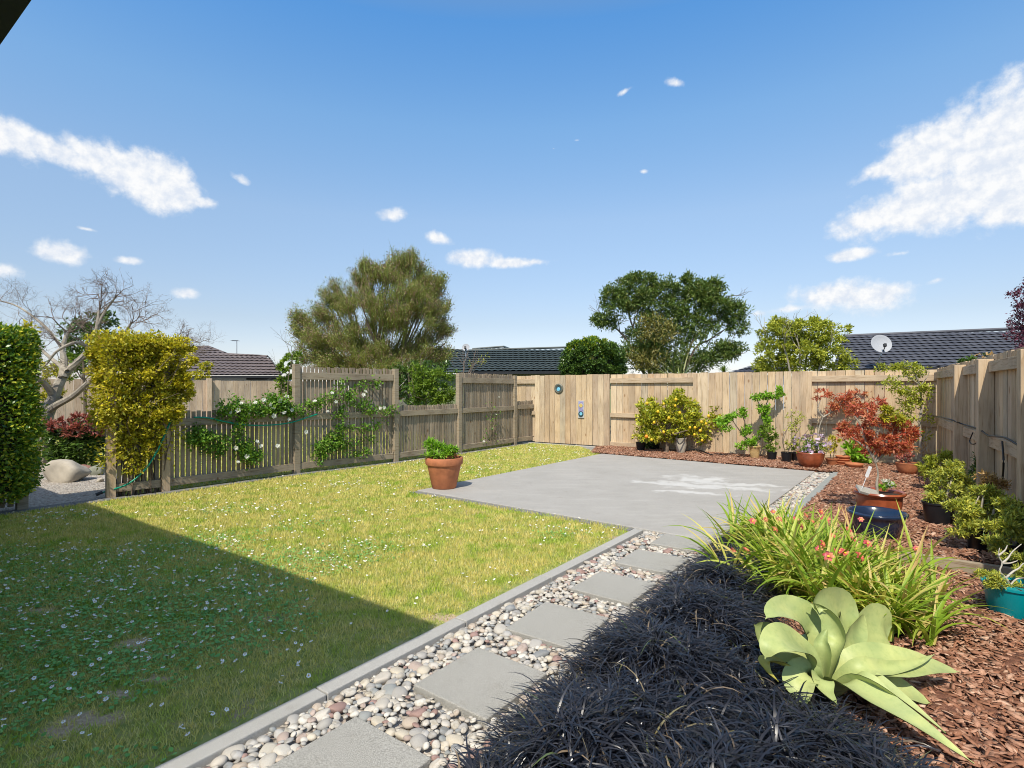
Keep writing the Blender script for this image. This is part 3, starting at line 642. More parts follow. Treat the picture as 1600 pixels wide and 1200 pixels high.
V1 = roofface([P(1135, 583, 38), P(1172, 572.5, 40)], [P(1235, 583, 38), P(1230, 571.5, 40)], 5, 12); npmesh('roof', *V1, M['roofslate'], h4)
wallbox(h4, P(1140, 590, 38.6), P(1232, 590, 38.6), 3, 2.4, M['palewall'])
# satellite dish on the slate roof
def dish(name, label, px, py, Y, r, col, tilt=.25):
    dt = thing(name, label, 'satellite dish', P(px, py+28, Y))
    c = np.array(P(px, py, Y)); ax = nrm(np.array([-.15, -1, .35])); a1_ = nrm(np.cross(ax, [0, 0, 1])); a2_ = np.cross(a1_, ax); g = MB(); V = []; Fs = []
    rr = [0.01, .3, .55, .8, 1, 1.02, .8, .5, .01]; off = [0, .008, .03, .07, .12, .12, .065, .02, -.01]; k = 28
    for q_, o_ in zip(rr, off):
        for j in range(k): tt = 2*math.pi*j/k; V.append(c+(a1_*math.cos(tt)*q_+a2_*math.sin(tt)*q_)*r+ax*(o_*r*1.5))
    for i in range(len(rr)-1):
        for j in range(k): Fs.append((i*k+j, i*k+(j+1) % k, (i+1)*k+(j+1) % k, (i+1)*k+j))
    g.add(V, Fs); g.build('reflector', col, dt, smooth=True)
    g = MB(); e = c+ax*r*.75-a2_*r*.55; g.tube([c-a2_*r*.98+ax*.05, e], .02, 5); g.box(e+a2_*.05, a1_*.05, ax*.06, a2_*.07); g.build('feed_arm', M['darktrim'], dt)
    g = MB(); g.tube([c-ax*.06-a2_*.2, c-ax*.12-a2_*.5, np.array(P(px, py+28, Y))+[0, .25, 0]], .03, 6); g.build('mast', M['metal'], dt)
M['dish'] = plain('dish_grey', (.36, .37, .39), .6, .04)
dish('satellite_dish', 'pale grey satellite dish on the slate grey roof', 1376, 538, 24.5, .43, M['dish'])
dish('satellite_dish', 'small pale satellite dish on the dark green roof', 728, 543, 31, .22, M['dish'])
# ================================================================== PLAQUES, HOSE, PIPES
c2 = bfp(874); c = np.array([*(c2+BFn*.022), 1.415]); n3 = np.array([*BFn, 0]); d3 = np.array([*BFd, 0]); z3 = np.array([0, 0, 1.])
pq = thing('wall_plaque', 'round grey wall plaque with pale blue centre on the gate', 'plaque', c)
def disc(name, c, r0, rings, mat, parent, k=28):
    V = []; Fs = []
    for (r, o_) in rings:
        for j in range(k): tt = 2*math.pi*j/k; V.append(c+d3*math.cos(tt)*r+z3*math.sin(tt)*r+n3*o_)
    for i in range(len(rings)-1):
        for j in range(k): Fs.append((i*k+j, i*k+(j+1) % k, (i+1)*k+(j+1) % k, (i+1)*k+j))
    Fs.append(tuple((len(rings)-1)*k+j for j in range(k))); g = MB(); g.add(V, Fs); return g.build(name, mat, parent)
M['plaqueframe'] = plain('plaque_frame', (.13, .13, .10), .5, .3, 30); M['plaqueblue'] = plain('plaque_blue', (.20, .52, .68), .3, .3, 20); M['plaquedark'] = plain('plaque_dark', (.03, .06, .07), .4)
M['plaquelilac'] = plain('plaque_lilac', (.28, .26, .45), .5, .4, 25); M['plaquepale'] = plain('plaque_pale', (.42, .42, .40), .6, .15, 12); M['plaqueyellow'] = plain('plaque_yellow', (.55, .42, .12), .5, .3, 30)
disc('rim', c, .12, [(.125, 0), (.125, .02), (.105, .035), (.085, .03), (.075, .02), (.01, .02)], M['plaqueframe'], pq)
disc('centre', c-z3*.01, .08, [(.072, .021), (.07, .026), (.01, .026)], M['plaquedark'], pq)
disc('glass', c-z3*.02, .06, [(.052, .027), (.046, .036), (.01, .038)], M['plaqueblue'], pq)
c2 = bfp(909); c = np.array([*(c2+BFn*.022), .90])
pq = thing('wall_plaque', 'narrow upright mosaic plaque with two discs on the gate', 'plaque', c)
g = MB(); g.box(c+n3*.012, d3*.082, n3*.012, z3*.215); g.build('backing', M['plaquepale'], pq, bevel=.004)
g = MB(); g.box(c+n3*.027+z3*.03, d3*.06, n3*.003, z3*.165); g.build('mosaic', M['plaquelilac'], pq)
disc('flower_motif', c+z3*.095, .04, [(.05, .031), (.045, .036), (.01, .036)], M['plaqueyellow'], pq)
disc('disc', c-z3*.115, .06, [(.07, .031), (.065, .038), (.01, .038)], M['plaquedark'], pq); disc('glass', c-z3*.11+d3*.006, .03, [(.04, .039), (.036, .043), (.01, .043)], M['plaqueblue'], pq)
def spline(pts, n=60):
    pts = np.array(pts, float); k = len(pts); out = []
    for s in np.linspace(0, k-1-1e-6, n):
        i = int(s); f = s-i; p0, p1, p2, p3 = pts[max(i-1, 0)], pts[i], pts[i+1], pts[min(i+2, k-1)]
        out.append(.5*((2*p1)+(-p0+p2)*f+(2*p0-5*p1+4*p2-p3)*f*f+(-p0+3*p1-3*p2+p3)*f**3))
    return out
def on_f(px, i, off=.08):  # depth of the picket line at a pixel column
    k = (px-800)/F; a, b_ = FP[i]+vv*off, FP[i+1]+vv*off; d = b_-a; tt = (k*a[1]-a[0])/(d[0]-k*d[1]); return (a+d*tt)[1]
h = [P(153, 771, 7.0), P(165, 768, 6.9), P(200, 756, on_f(200, 0, .14)), P(228, 732, on_f(228, 0, .14)), P(248, 700, on_f(248, 0, .14)), P(262, 668, on_f(262, 1, .10)), P(271, 650, on_f(271, 1, .07)), P(272, 646, on_f(272, 1, .0))]
g = MB(); g.tube(spline(h, 60), .011, 8); o = g.build('garden_hose', M['hose'], smooth=True); tag(o, 'green garden hose drooping from the fence rail to the ground by the gateway', 'hose')
g = MB(); g.tube([P(160, 769, 6.85), P(150, 773, 6.8)], .02, 8); g.build('nozzle', M['blackpipe'], o)
h = [P(303, 652, on_f(303, 1, .05)), P(325, 653, on_f(325, 1, .08)), P(352, 659, on_f(352, 1, .08)), P(385, 664, on_f(385, 1, .08)), P(425, 664, on_f(425, 1, .09)), P(455, 660, on_f(455, 1, .1)), P(478, 653, on_f(478, 2, .1)), P(496, 647, on_f(496, 2, .07))]
g = MB(); g.tube(spline(h, 60), .011, 8); o = g.build('garden_hose', M['hose'], smooth=True); tag(o, 'green garden hose sagging along the middle of the batten fence rail', 'hose')
def rfp(px, off=.06):
    k = (px-800)/F; a = CORN+RFn*off; tt = (k*a[1]-a[0])/(RFd[0]-k*RFd[1]); return (a+RFd*tt)[1]
h = [P(1438, 648, 8.75), P(1455, 649, bfp(1455)[1]-.3), P(1480, 654, rfp(1480, .25)), P(1505, 663, rfp(1503, .16)), P(1530, 671, rfp(1530, .1)), P(1545, 681, rfp(1545, .12)), P(1570, 684, rfp(1570, .1)), P(1600, 701, rfp(1600, .08)), P(1650, 724, rfp(1650, .08))]
g = MB(); g.tube(spline(h, 60), .009, 6); o = g.build('irrigation_pipe', M['blackpipe'], smooth=True); tag(o, 'thin black irrigation pipe running along the middle rail of the right fence', 'pipe')
h = [P(1566, 690, rfp(1566, .07)), P(1568, 720, rfp(1568, .1)), P(1566, 750, rfp(1566, .08)), P(1560, 780, rfp(1560, .06))]
g = MB(); g.tube(spline(h, 20), .008, 6); o = g.build('irrigation_pipe', M['blackpipe'], smooth=True); tag(o, 'black pipe dropping down the fence to the right of the nearest thick post', 'pipe')
h = [P(1540, 672, rfp(1540, .07)), P(1532, 685, rfp(1532, .09)), P(1522, 694, rfp(1522, .09)), P(1515, 690, rfp(1515, .09)), P(1520, 676, rfp(1520, .07))]
g = MB(); g.tube(spline(h, 20), .007, 6); o = g.build('irrigation_pipe', M['blackpipe'], smooth=True); tag(o, 'loop of black pipe hanging between the two thick posts of the right fence', 'pipe')
h = [G(1070, 704, .08), G(1090, 703, .09), P(1105, 708, 11.0), G(1122, 714, .02), G(1132, 718, .015)]
g = MB(); g.tube(spline(h, 30), .014, 6); o = g.build('irrigation_pipe', M['blackpipe'], smooth=True); tag(o, 'black pipe arching onto the mulch right of the lemon tree', 'pipe')
# ================================================================== STEPPING SLABS
slabC = [(-.62, 1.97), (-.146, 2.575), (.274, 3.19), (.72, 3.79), (1.137, 4.355), (1.56, 4.90)]
slab_dir = [54, 53, 56, 53, 54, 54]
slab_lab = ['grey stepping slab cut by the bottom edge of the picture', 'second grey stepping slab from the bottom, large beside the black grass', 'third grey stepping slab from the bottom of the path',
            'fourth grey stepping slab, between the middle of the path and the patio', 'fifth grey stepping slab, one before the patio', 'last grey stepping slab touching the patio edge']
def slabframe(i):
    a = R(slab_dir[i]); return np.array([math.cos(a), math.sin(a)]), np.array([math.sin(a), -math.cos(a)])
for i, (x, y) in enumerate(slabC):
    e1, e2 = slabframe(i); g = MB(); tz = rs.uniform(-.004, .004)
    g.box((x, y, -.016), (*(e1*.232), tz), (*(e2*.222), 0), (0, 0, .03))
    o = g.build('stepping_slab', M['slab'], bevel=.005); tag(o, slab_lab[i], 'stepping slab', 'stepping slabs along the pebble path')
# ================================================================== RIVER PEBBLES
def stonemat(name, per_obj):
    m, t, b, o = newmat(name)
    r = t.nodes.new('ShaderNodeObjectInfo').outputs['Random'] if per_obj else island(t)
    cols = [(.50, .465, .41), (.36, .345, .32), (.60, .56, .49), (.27, .275, .275), (.48, .40, .32), (.52, .48, .42), (.34, .22, .19), (.43, .41, .38), (.62, .58, .51), (.55, .50, .43), (.31, .32, .31), (.56, .50, .40), (.44, .35, .30), (.58, .54, .48), (.40, .38, .35), (.50, .46, .39)]
    rr = t.nodes.new('ShaderNodeValToRGB'); rr.color_ramp.interpolation = 'CONSTANT'; e = rr.color_ramp.elements
    while len(e) < len(cols): e.new(.5)
    for i, c in enumerate(cols): e[i].position = i/len(cols); e[i].color = (*c, 1)
    t.links.new(r, rr.inputs[0]); nf = noise(t, 30, 5, .65, dist=.5); c = mixc(t, rr.outputs[0], mixc(t, rr.outputs[0], (.72, .69, .64), 1., 'MULTIPLY'), step(t, nf, .42, .65))
    t.links.new(c, b.inputs['Base Color']); b.inputs['Roughness'].default_value = .75; bump(t, b, nf, .25, .004); return m
M['stone1'] = stonemat('river_stone', True); M['stone2'] = stonemat('river_stones', False)
import bmesh
def ico(sub):
    bm = bmesh.new(); bmesh.ops.create_icosphere(bm, subdivisions=sub, radius=1); bm.verts.ensure_lookup_table()
    V = np.array([v.co[:] for v in bm.verts]); Fc = np.array([[v.index for v in f.verts] for f in bm.faces]); bm.free(); return V, Fc
IV, IF = ico(2); IV3, IF3 = ico(3)
def stone_shape(V, r):
    q = V.copy()
    for _ in range(5):
        n = nrm(r.normal(size=3)); dd = r.uniform(.62, .95); s = q@n; q -= n[None]*np.maximum(s-dd, 0)[:, None]*.75
    q += .05*np.sin(q[:, [1, 2, 0]]*r.uniform(2, 4)+r.uniform(0, 6)); return q
def rotm(a, tx, ty):
    ca, sa = np.cos(a), np.sin(a); Rz = np.array([[ca, -sa, 0], [sa, ca, 0], [0, 0, 1]])
    cx, sx = np.cos(tx), np.sin(tx); Rx = np.array([[1, 0, 0], [0, cx, -sx], [0, sx, cx]]); cy, sy = np.cos(ty), np.sin(ty); Ry = np.array([[cy, 0, sy], [0, 1, 0], [-sy, 0, cy]]); return Rz@Rx@Ry
stone_poly = [tuple(K0-kd*1.0+kn*.12), (-.9, 1.2), (-.25, 1.5), (.12, 2.0), (.5, 2.75), (.95, 3.35), (1.4, 3.95), (1.85, 4.5), (2.15, 4.88), tuple(PD+ve*.06), tuple(K1+kn*.13+kd*.05)]
cand = scatter(stone_poly, 16000); cand = cand[vis(cand, 0)]
placed = []; cell = {}
def okslab(x, y, r):
    for i, (sx, sy) in enumerate(slabC):
        e1, e2 = slabframe(i); dx, dy = x-sx, y-sy
        if abs(dx*e1[0]+dy*e1[1]) < .235+r*.75 and abs(dx*e2[0]+dy*e2[1]) < .225+r*.75: return False
    return True
for n_, (x, y) in enumerate(cand):
    r = (rs.uniform(.024, .040) if n_ < 700 else rs.uniform(.016, .028) if n_ < 5500 else rs.uniform(.009, .015))
    if not okslab(x, y, r): continue
    gx, gy = int(x//.09), int(y//.09); ok = True
    for i in (-1, 0, 1):
        for j in (-1, 0, 1):
            for (a, b_, c_) in cell.get((gx+i, gy+j), ()):
                if (a-x)**2+(b_-y)**2 < ((c_+r)*.74)**2: ok = False; break
            if not ok: break
        if not ok: break
    if ok: placed.append((x, y, r)); cell.setdefault((gx, gy), []).append((x, y, r))
def near_slab(x, y):
    d = [math.hypot(x-a, y-b_) for a, b_ in slabC]; return int(np.argmin(d))
placed.sort(key=lambda p: -p[2]/p[1])
slabname = ['slab at the bottom edge', 'second slab from the bottom', 'third slab from the bottom', 'fourth slab from the bottom', 'fifth slab from the bottom', 'last slab before the patio']
stone_meshes = []
for k_ in range(24):
    rr_ = np.random.RandomState(100+k_); me = bpy.data.meshes.new('river_pebble'); q = stone_shape(IV3, rr_); me.from_pydata([tuple(v) for v in q], [], [tuple(int(i) for i in f) for f in IF3]); me.polygons.foreach_set('use_smooth', np.ones(len(me.polygons), bool)); me.materials.append(M['stone1']); stone_meshes.append(me)
restV = []; restF = []; off = 0
for n_, (x, y, r) in enumerate(placed):
    el_ = rs.uniform(1.0, 1.45); fl = rs.uniform(.42, .68); a = rs.uniform(0, 6.28); tx, ty = rs.uniform(-.35, .35, 2)
    z = -.022+r*fl*.55+(.012 if r < .02 else 0)+rs.uniform(0, .008)
    if n_ < 300:
        o = bpy.data.objects.new('river_pebble', stone_meshes[n_ % 24]); C.objects.link(o); o.location = (x, y, z); o.scale = (r*el_, r, r*fl); o.rotation_euler = (tx, ty, a)
        i = near_slab(x, y); e1, e2 = slabframe(i); sd2 = 'kerb side' if (x-slabC[i][0])*e2[0]+(y-slabC[i][1])*e2[1] < 0 else 'black grass side'
        sz = 'large' if r > .036 else 'mid-sized' if r > .026 else 'small'; shp = 'long' if el_ > 1.25 else 'rounded'
        tag(o, f'{sz} {shp} river pebble beside the {slabname[i]}, {sd2}', 'pebble', f'{sz} {shp} pebbles by the {slabname[i]} on the {sd2}')
    else:
        q = stone_shape(IV, rs)*np.array([r*el_, r, r*fl]); q = q@rotm(a, tx, ty).T+np.array([x, y, z]); restV.append(q); restF.append(IF+off); off += len(q)
# white-ish stones in the strip right of the patio
sp = [tuple(PC+ve*.01), tuple(PC+ve*.26), tuple(PD+ve*.26), tuple(PD+ve*.01)]
V2_, F2_ = ico(1)
for (x, y) in scatter(sp, 1500):
    r = rs.uniform(.012, .03); q = stone_shape(V2_, rs)*np.array([r*1.3, r, r*.6]); q = q@rotm(rs.uniform(0, 6.3), *rs.uniform(-.3, .3, 2)).T+np.array([x, y, -.012+rs.uniform(0, .018)]); restV.append(q); restF.append(F2_+off); off += len(q)
npmesh('river_pebbles', np.concatenate(restV), np.concatenate(restF), M['stone2'], kind='stuff', smooth=True)
# ================================================================== BARK MULCH CHIPS
m, t, b, o = newmat('bark_chip')
c = ramp(t, island(t), [(.13, .055, .032), (.38, .18, .105), (.24, .11, .065), (.52, .30, .20), (.30, .14, .085), (.62, .42, .30)]); nf = noise(t, 60, 4, .6, sc=(1, 1, 1))
c = mixc(t, c, mixc(t, c, (.6, .55, .5), 1., 'MULTIPLY'), step(t, nf, .45, .7)); t.links.new(c, b.inputs['Base Color']); b.inputs['Roughness'].default_value = .8; b.inputs['Specular IOR Level'].default_value = .25; bump(t, b, nf, .5, .006); M['chip'] = m
def chips(q, z, L, name):
    n = len(q); l = L*rs.uniform(.6, 1.5, n); w_ = l*rs.uniform(.22, .5, n); th = rs.uniform(.003, .006, n)
    a = rs.uniform(0, 2*np.pi, n); pt_ = rs.normal(0, .28, n); rl = rs.normal(0, .35, n)
    ex = np.stack([np.cos(a)*np.cos(pt_), np.sin(a)*np.cos(pt_), np.sin(pt_)], 1); up = nrm(np.stack([rl*np.sin(a), -rl*np.cos(a), np.ones(n)], 1)); ey = nrm(np.cross(up, ex)); ez = np.cross(ex, ey)
    c = np.stack([q[:, 0], q[:, 1], z+rs.uniform(.0, .022, n)], 1)
    V = []
    for (sa, sb, sc_) in ((-1, -.6, -1), (-.1, -1.15, -.6), (1, -.5, -1), (.8, .7, -1), (-.1, 1.1, -.5), (-1, .5, -1)):
        for top in (0, 1):
            j = rs.uniform(.75, 1.15, n)
            V.append(c+ex*(sa*l*.5*j)[:, None]+ey*(sb*w_*.5*j)[:, None]+ez*((top*2+sc_*.5)*th*.5)[:, None])
    V = np.stack(V, 1); base = (np.arange(n)*12)[:, None]
    sides = [[2*i, 2*((i+1) % 6), 2*((i+1) % 6)+1, 2*i+1] for i in range(6)]
    Fs = (base[:, :, None]+np.array(sides)[None]).reshape(-1, 4); Ft = base+np.array([[1, 3, 5, 7, 9, 11]])
    npmesh(name, V.reshape(-1, 3), [Fs, Ft], M['chip'], kind='stuff')
qf = scatter(front, 26000); qf = qf[vis(qf)]; qf = qf[~((qf[:, 0] < 1.3) & (qf[:, 1] < 4.6))]; chips(qf, -.005, .042, 'bark_mulch')
qr = scatter(rear, 42000); qr = qr[vis(qr)]; chips(qr, .025, .05, 'bark_mulch')
# a few strays on the slab edge
# ================================================================== LAWN
m, t, b, o = newmat('grass_blade')
big = noise(t, .9, 5, .6); med = noise(t, 5, 4, .6)
c1 = ramp(t, island(t), [(.15, .31, .02), (.56, .68, .08), (.30, .48, .04), (.78, .74, .20)])
c2_ = ramp(t, island(t), [(.84, .68, .16), (.88, .72, .32), (.72, .63, .13), (.90, .77, .44)])
fin = noise(t, 24, 4, .6); c = mixc(t, c1, c2_, mul(t, step(t, med, .34, .60), .85)); c = mixc(t, c, c2_, mul(t, step(t, big, .45, .6), .5)); c = mixc(t, c, mixc(t, c, (.55, .62, .5), 1., 'MULTIPLY'), mul(t, step(t, fin, .45, .65), .6))
t.links.new(c, b.inputs['Base Color']); b.inputs['Roughness'].default_value = .55; b.inputs['Specular IOR Level'].default_value = .3
tr = t.nodes.new('ShaderNodeBsdfTranslucent'); t.links.new(c, tr.inputs[0]); ms = t.nodes.new('ShaderNodeMixShader'); ms.inputs[0].default_value = .35; t.links.new(b.outputs[0], ms.inputs[1]); t.links.new(tr.outputs[0], ms.inputs[2]); t.links.new(ms.outputs[0], o.inputs[0]); M['grass'] = m
M['clover'] = leafmat('clover_leaf', [(.07, .21, .045), (.12, .29, .07), (.18, .36, .10)], .25, .45)
def wave(q, a, b_, c_): return np.sin(q[:, 0]*a+1.3*np.sin(q[:, 1]*b_))*np.sin(q[:, 1]*c_+1.1*np.sin(q[:, 0]*a*.7))
def barefac(q):
    k = np.zeros(len(q))
    for (x, y, a, b_) in bare:
        dx, dy = (q[:, 0]-x)/a, (q[:, 1]-y)/b_; k = np.maximum(k, 1.25-np.hypot(dx, dy)+.3*np.sin(q[:, 0]*40)*np.sin(q[:, 1]*33))
    return k
def clov(q):  # clover/daisy patches thicken towards the near left
    s = np.clip((-q[:, 0]-.75)/1.6, 0, 1)*np.clip((5.2-q[:, 1])/1.3, 0, 1); return s*.9+.35*wave(q, 2.1, 1.7, 2.6)
def blades(q, h, wd):
    n = len(q); a = rs.uniform(0, 2*np.pi, n); hh = h*rs.uniform(.5, 1.35, n); tl = rs.uniform(.1, 1.0, n)*hh; ta = rs.uniform(0, 2*np.pi, n); w2 = wd*rs.uniform(.7, 1.3, n)/2
    b0 = np.stack([q[:, 0]-np.cos(a)*w2, q[:, 1]-np.sin(a)*w2, np.full(n, -.002)], 1); b1 = np.stack([q[:, 0]+np.cos(a)*w2, q[:, 1]+np.sin(a)*w2, np.full(n, -.002)], 1)
    tip = np.stack([q[:, 0]+np.cos(ta)*tl, q[:, 1]+np.sin(ta)*tl, hh], 1); return np.stack([b0, b1, tip], 1).reshape(-1, 3)
allp = []
ar = area(lawn_poly); q = scatter(lawn_poly, 900000); q = q[vis(q, .02)]
d = q[:, 1]; keep = rs.uniform(size=len(q)) < np.clip(3.3/np.maximum(d, 1), .25, 1)**1.5; q = q[keep]
bf_ = barefac(q); q = q[(rs.uniform(size=len(q)) > np.clip(bf_*.95, 0, .82))]
# thin dry edge along the kerb
ek = (q-K0)@kn; q = q[(rs.uniform(size=len(q)) < np.clip((-ek+.0)/.10+.15*wave(q, 9, 8, 7), .12, 1))]
print('grass', len(q))
V = blades(q, .027, .0052); s = np.repeat(np.clip(q[:, 1]/3.3, .85, 2.6), 3).reshape(-1, 3)
mid = (V.reshape(-1, 3, 3)[:, :2].mean(1)); V = V.reshape(-1, 3, 3); V[:, :2] = mid[:, None]+(V[:, :2]-mid[:, None])*s[:, :1, None]; V[:, 2, 2] *= np.clip(s[:, 0], .9, 1.25)
npmesh('grass', V.reshape(-1, 3), np.arange(len(V)*3).reshape(-1, 3), M['grass'], kind='stuff')
q = scatter(back_lawn, 60000); V = blades(q, .05, .02); npmesh('grass', V, np.arange(len(V)).reshape(-1, 3), M['grass'], kind='stuff')
# clover and daisy leaves
q = scatter(lawn_poly, 230000); q = q[vis(q, .02)]; q = q[(q[:, 1] < 7)]; q = q[clov(q)+rs.uniform(-.25, .25, len(q)) > .47]; q = q[barefac(q) < .2]
n = len(q); print('clover', n); l = rs.uniform(.010, .022, n)
a = rs.uniform(0, 6.28, n); tl = rs.uniform(-.45, .45, (n, 2)); z = rs.uniform(.008, .026, n)
k = 6; V = np.zeros((n, k, 3))
for j in range(k):
    tt = a+2*np.pi*j/k; rr_ = l*.5*(1.15 if j % 3 == 0 else 1.0); dx, dy = np.cos(tt)*rr_, np.sin(tt)*rr_; V[:, j] = np.stack([q[:, 0]+dx, q[:, 1]+dy, z+dx*tl[:, 0]+dy*tl[:, 1]], 1)
npmesh('clover', V.reshape(-1, 3), np.arange(n*k).reshape(n, k), M['clover'], kind='stuff')
# daisies
m, t, b, o = newmat('daisy_petal'); b.inputs['Base Color'].default_value = (.80, .80, .77, 1); b.inputs['Roughness'].default_value = .6; M['daisy'] = m
M['daisyeye'] = plain('daisy_eye', (.60, .40, .03), .7, .1)
q = scatter(lawn_poly, 12000); q = q[vis(q, .02)]
den = np.clip(.02+.62*np.clip(clov(q)+.1, 0, 1)+.07*(wave(q, 3.1, 2.2, 3.7) > .55)+.0*(q[:, 1] > 5), 0, 1)*np.clip(q[:, 1]/3, .6, 1.4); q = q[rs.uniform(size=len(q)) < den]
q = np.concatenate([q, q[rs.uniform(size=len(q)) < .5][:, :]+0])
q[-len(q)//3:] += rs.normal(0, .05, (len(q[-len(q)//3:]), 2)); q = q[inpoly(q[:, 0], q[:, 1], lawn_poly)]; q = q[((q-K0)@kn < -.06)]
n = len(q); print('daisies', n); r = rs.uniform(.0075, .012, n)*np.clip(q[:, 1]/5, 1, 1.25); z = rs.uniform(.024, .042, n); tl = rs.uniform(-.5, .5, (n, 2)); k = 10
V = np.zeros((n, k, 3)); E = np.zeros((n, 5, 3))
for j in range(k):
    tt = 2*np.pi*j/k; rr_ = r*(1 if j % 2 == 0 else .78); dx, dy = np.cos(tt)*rr_, np.sin(tt)*rr_; V[:, j] = np.stack([q[:, 0]+dx, q[:, 1]+dy, z+dx*tl[:, 0]+dy*tl[:, 1]], 1)
for j in range(5):
    tt = 2*np.pi*j/5; dx, dy = np.cos(tt)*r*.32, np.sin(tt)*r*.32; E[:, j] = np.stack([q[:, 0]+dx, q[:, 1]+dy, z+.0022+dx*tl[:, 0]+dy*tl[:, 1]], 1)
me_d = np.concatenate([V.reshape(-1, 3), E.reshape(-1, 3)])
o = npmesh('daisies', me_d, [np.arange(n*k).reshape(n, k), n*k+np.arange(n*5).reshape(n, 5)], M['daisy'], kind='stuff')
o.data.materials.append(M['daisyeye']); mi = np.zeros(2*n, np.int32); mi[n:] = 1; o.data.polygons.foreach_set('material_index', mi)
# ================================================================== BLACK MONDO GRASS
m, t, b, o = newmat('black_strap_leaf')
c = ramp(t, island(t), [(.007, .007, .010), (.017, .018, .026), (.011, .011, .015), (.040, .042, .054), (.010, .010, .013), (.22, .16, .10), (.06, .12, .02)], [0, .3, .6, .85, .95, .985, 1.0])
t.links.new(c, b.inputs['Base Color']); b.inputs['Roughness'].default_value = .32; b.inputs['Specular IOR Level'].default_value = .6; M['mondo'] = m
mondo_poly = [(-.54, 1.1), (-.34, 1.55), (.0, 2.02), (.50, 2.83), (.95, 3.43), (1.4, 4.03), (1.85, 4.63), (2.12, 4.95), (2.35, 4.9), (2.0, 4.3), (1.72, 3.6), (1.42, 3.05), (1.22, 2.5), (1.38, 2.15), (1.42, 1.75), (1.3, 1.2)]
def edge_dist(q, poly):
    dmin = np.full(len(q), 9.)
    for i in range(len(poly)):
        a = np.array(poly[i]); b_ = np.array(poly[(i+1) % len(poly)]); ab = b_-a; tt = np.clip(((q-a)@ab)/(ab@ab), 0, 1); dmin = np.minimum(dmin, np.linalg.norm(q-(a+tt[:, None]*ab), axis=1))
    return dmin
tuf = scatter(mondo_poly, 1500); ed = edge_dist(tuf, mondo_poly)
def mondo_h(q):
    e = edge_dist(q, mondo_poly); return .175*np.clip(e/.22, 0, 1)**.6*(1+.38*wave(q, 7, 5, 7))*np.clip(np.hypot((q[:, 0]-1.5), (q[:, 1]-2.2))/.62, .12, 1)
q = np.repeat(tuf, 26, 0)+rs.normal(0, .022, (1500*26, 2)); n = len(q); hz = np.repeat(mondo_h(tuf), 26)
base = np.stack([q[:, 0], q[:, 1], np.maximum(0, hz-.06+rs.uniform(-.03, .02, n))], 1)
azb = np.repeat(rs.uniform(0, 6.28, 1500), 26); azm = azb+rs.normal(0, 1.1, n)
V, Fc = ribbons(base, azm, rs.uniform(.55, 1.45, n), rs.uniform(-1.15, -.1, n), rs.uniform(.14, .26, n), rs.uniform(.0055, .0095, n), 6, .5)
V[:, 2] = np.maximum(V[:, 2], -.045+rs.uniform(0, .01, len(V)))
npmesh('black_grass', V, Fc, M['mondo'], kind='stuff')
m, t, b, o = newmat('black_grass_thatch'); b.inputs['Base Color'].default_value = (.012, .011, .012, 1); b.inputs['Roughness'].default_value = 1; M['thatch'] = m
st = .05; a = np.array(mondo_poly); lo, hi = a.min(0), a.max(0); nx, ny = int((hi[0]-lo[0])/st)+2, int((hi[1]-lo[1])/st)+2
X, Y = np.meshgrid(lo[0]+np.arange(nx)*st, lo[1]+np.arange(ny)*st, indexing='ij'); qq = np.stack([X.ravel(), Y.ravel()], 1)
Z = np.where(inpoly(qq[:, 0], qq[:, 1], mondo_poly), mondo_h(qq)*.72-.03, -.04)+rs.uniform(-.008, .008, len(qq)); i, j = np.meshgrid(np.arange(nx-1), np.arange(ny-1), indexing='ij'); i = i.ravel(); j = j.ravel(); ok = inpoly(lo[0]+(i+.5)*st, lo[1]+(j+.5)*st, mondo_poly); i, j = i[ok], j[ok]
npmesh('black_grass', np.stack([qq[:, 0], qq[:, 1], Z], 1), np.stack([i*ny+j, (i+1)*ny+j, (i+1)*ny+j+1, i*ny+j+1], 1), M['thatch'], kind='stuff')
# a few green weeds through it
M['weed'] = leafmat('green_blade', [(.10, .22, .02), (.20, .32, .04)], .3)
# ================================================================== AGAVE
m, t, b, o = newmat('agave_leaf')
nf = noise(t, 5, 5, .55); c = ramp(t, nf, [(.27, .34, .13), (.39, .44, .165), (.52, .54, .20)], [.3, .5, .7])
fine = noise(t, 38, 5, .65); c = mixc(t, c, mixc(t, c, (.78, .84, .78), 1., 'MULTIPLY'), mul(t, step(t, fine, .46, .7), .7)); c = mixc(t, c, (.30, .37, .19), mul(t, step(t, noise(t, 2.2, 3), .5, .62), .35))
t.links.new(c, b.inputs['Base Color']); b.inputs['Roughness'].default_value = .5; b.inputs['Specular IOR Level'].default_value = .35; b.inputs['Subsurface Weight'].default_value = .0; b.inputs['Subsurface Radius'].default_value = (.02, .03, .01); b.inputs['Subsurface Scale'].default_value = .3
bump(t, b, fine, .08, .004); M['agave'] = m
M['agaveold'] = plain('old_agave_leaf', (.42, .38, .08), .6, .3, 9)
AC = np.array(P(1283, 1075, 2.48))
ag = thing('agave', 'pale green agave rosette with broad leaves leaning over the bark mulch', 'agave', (AC[0], AC[1], 0))
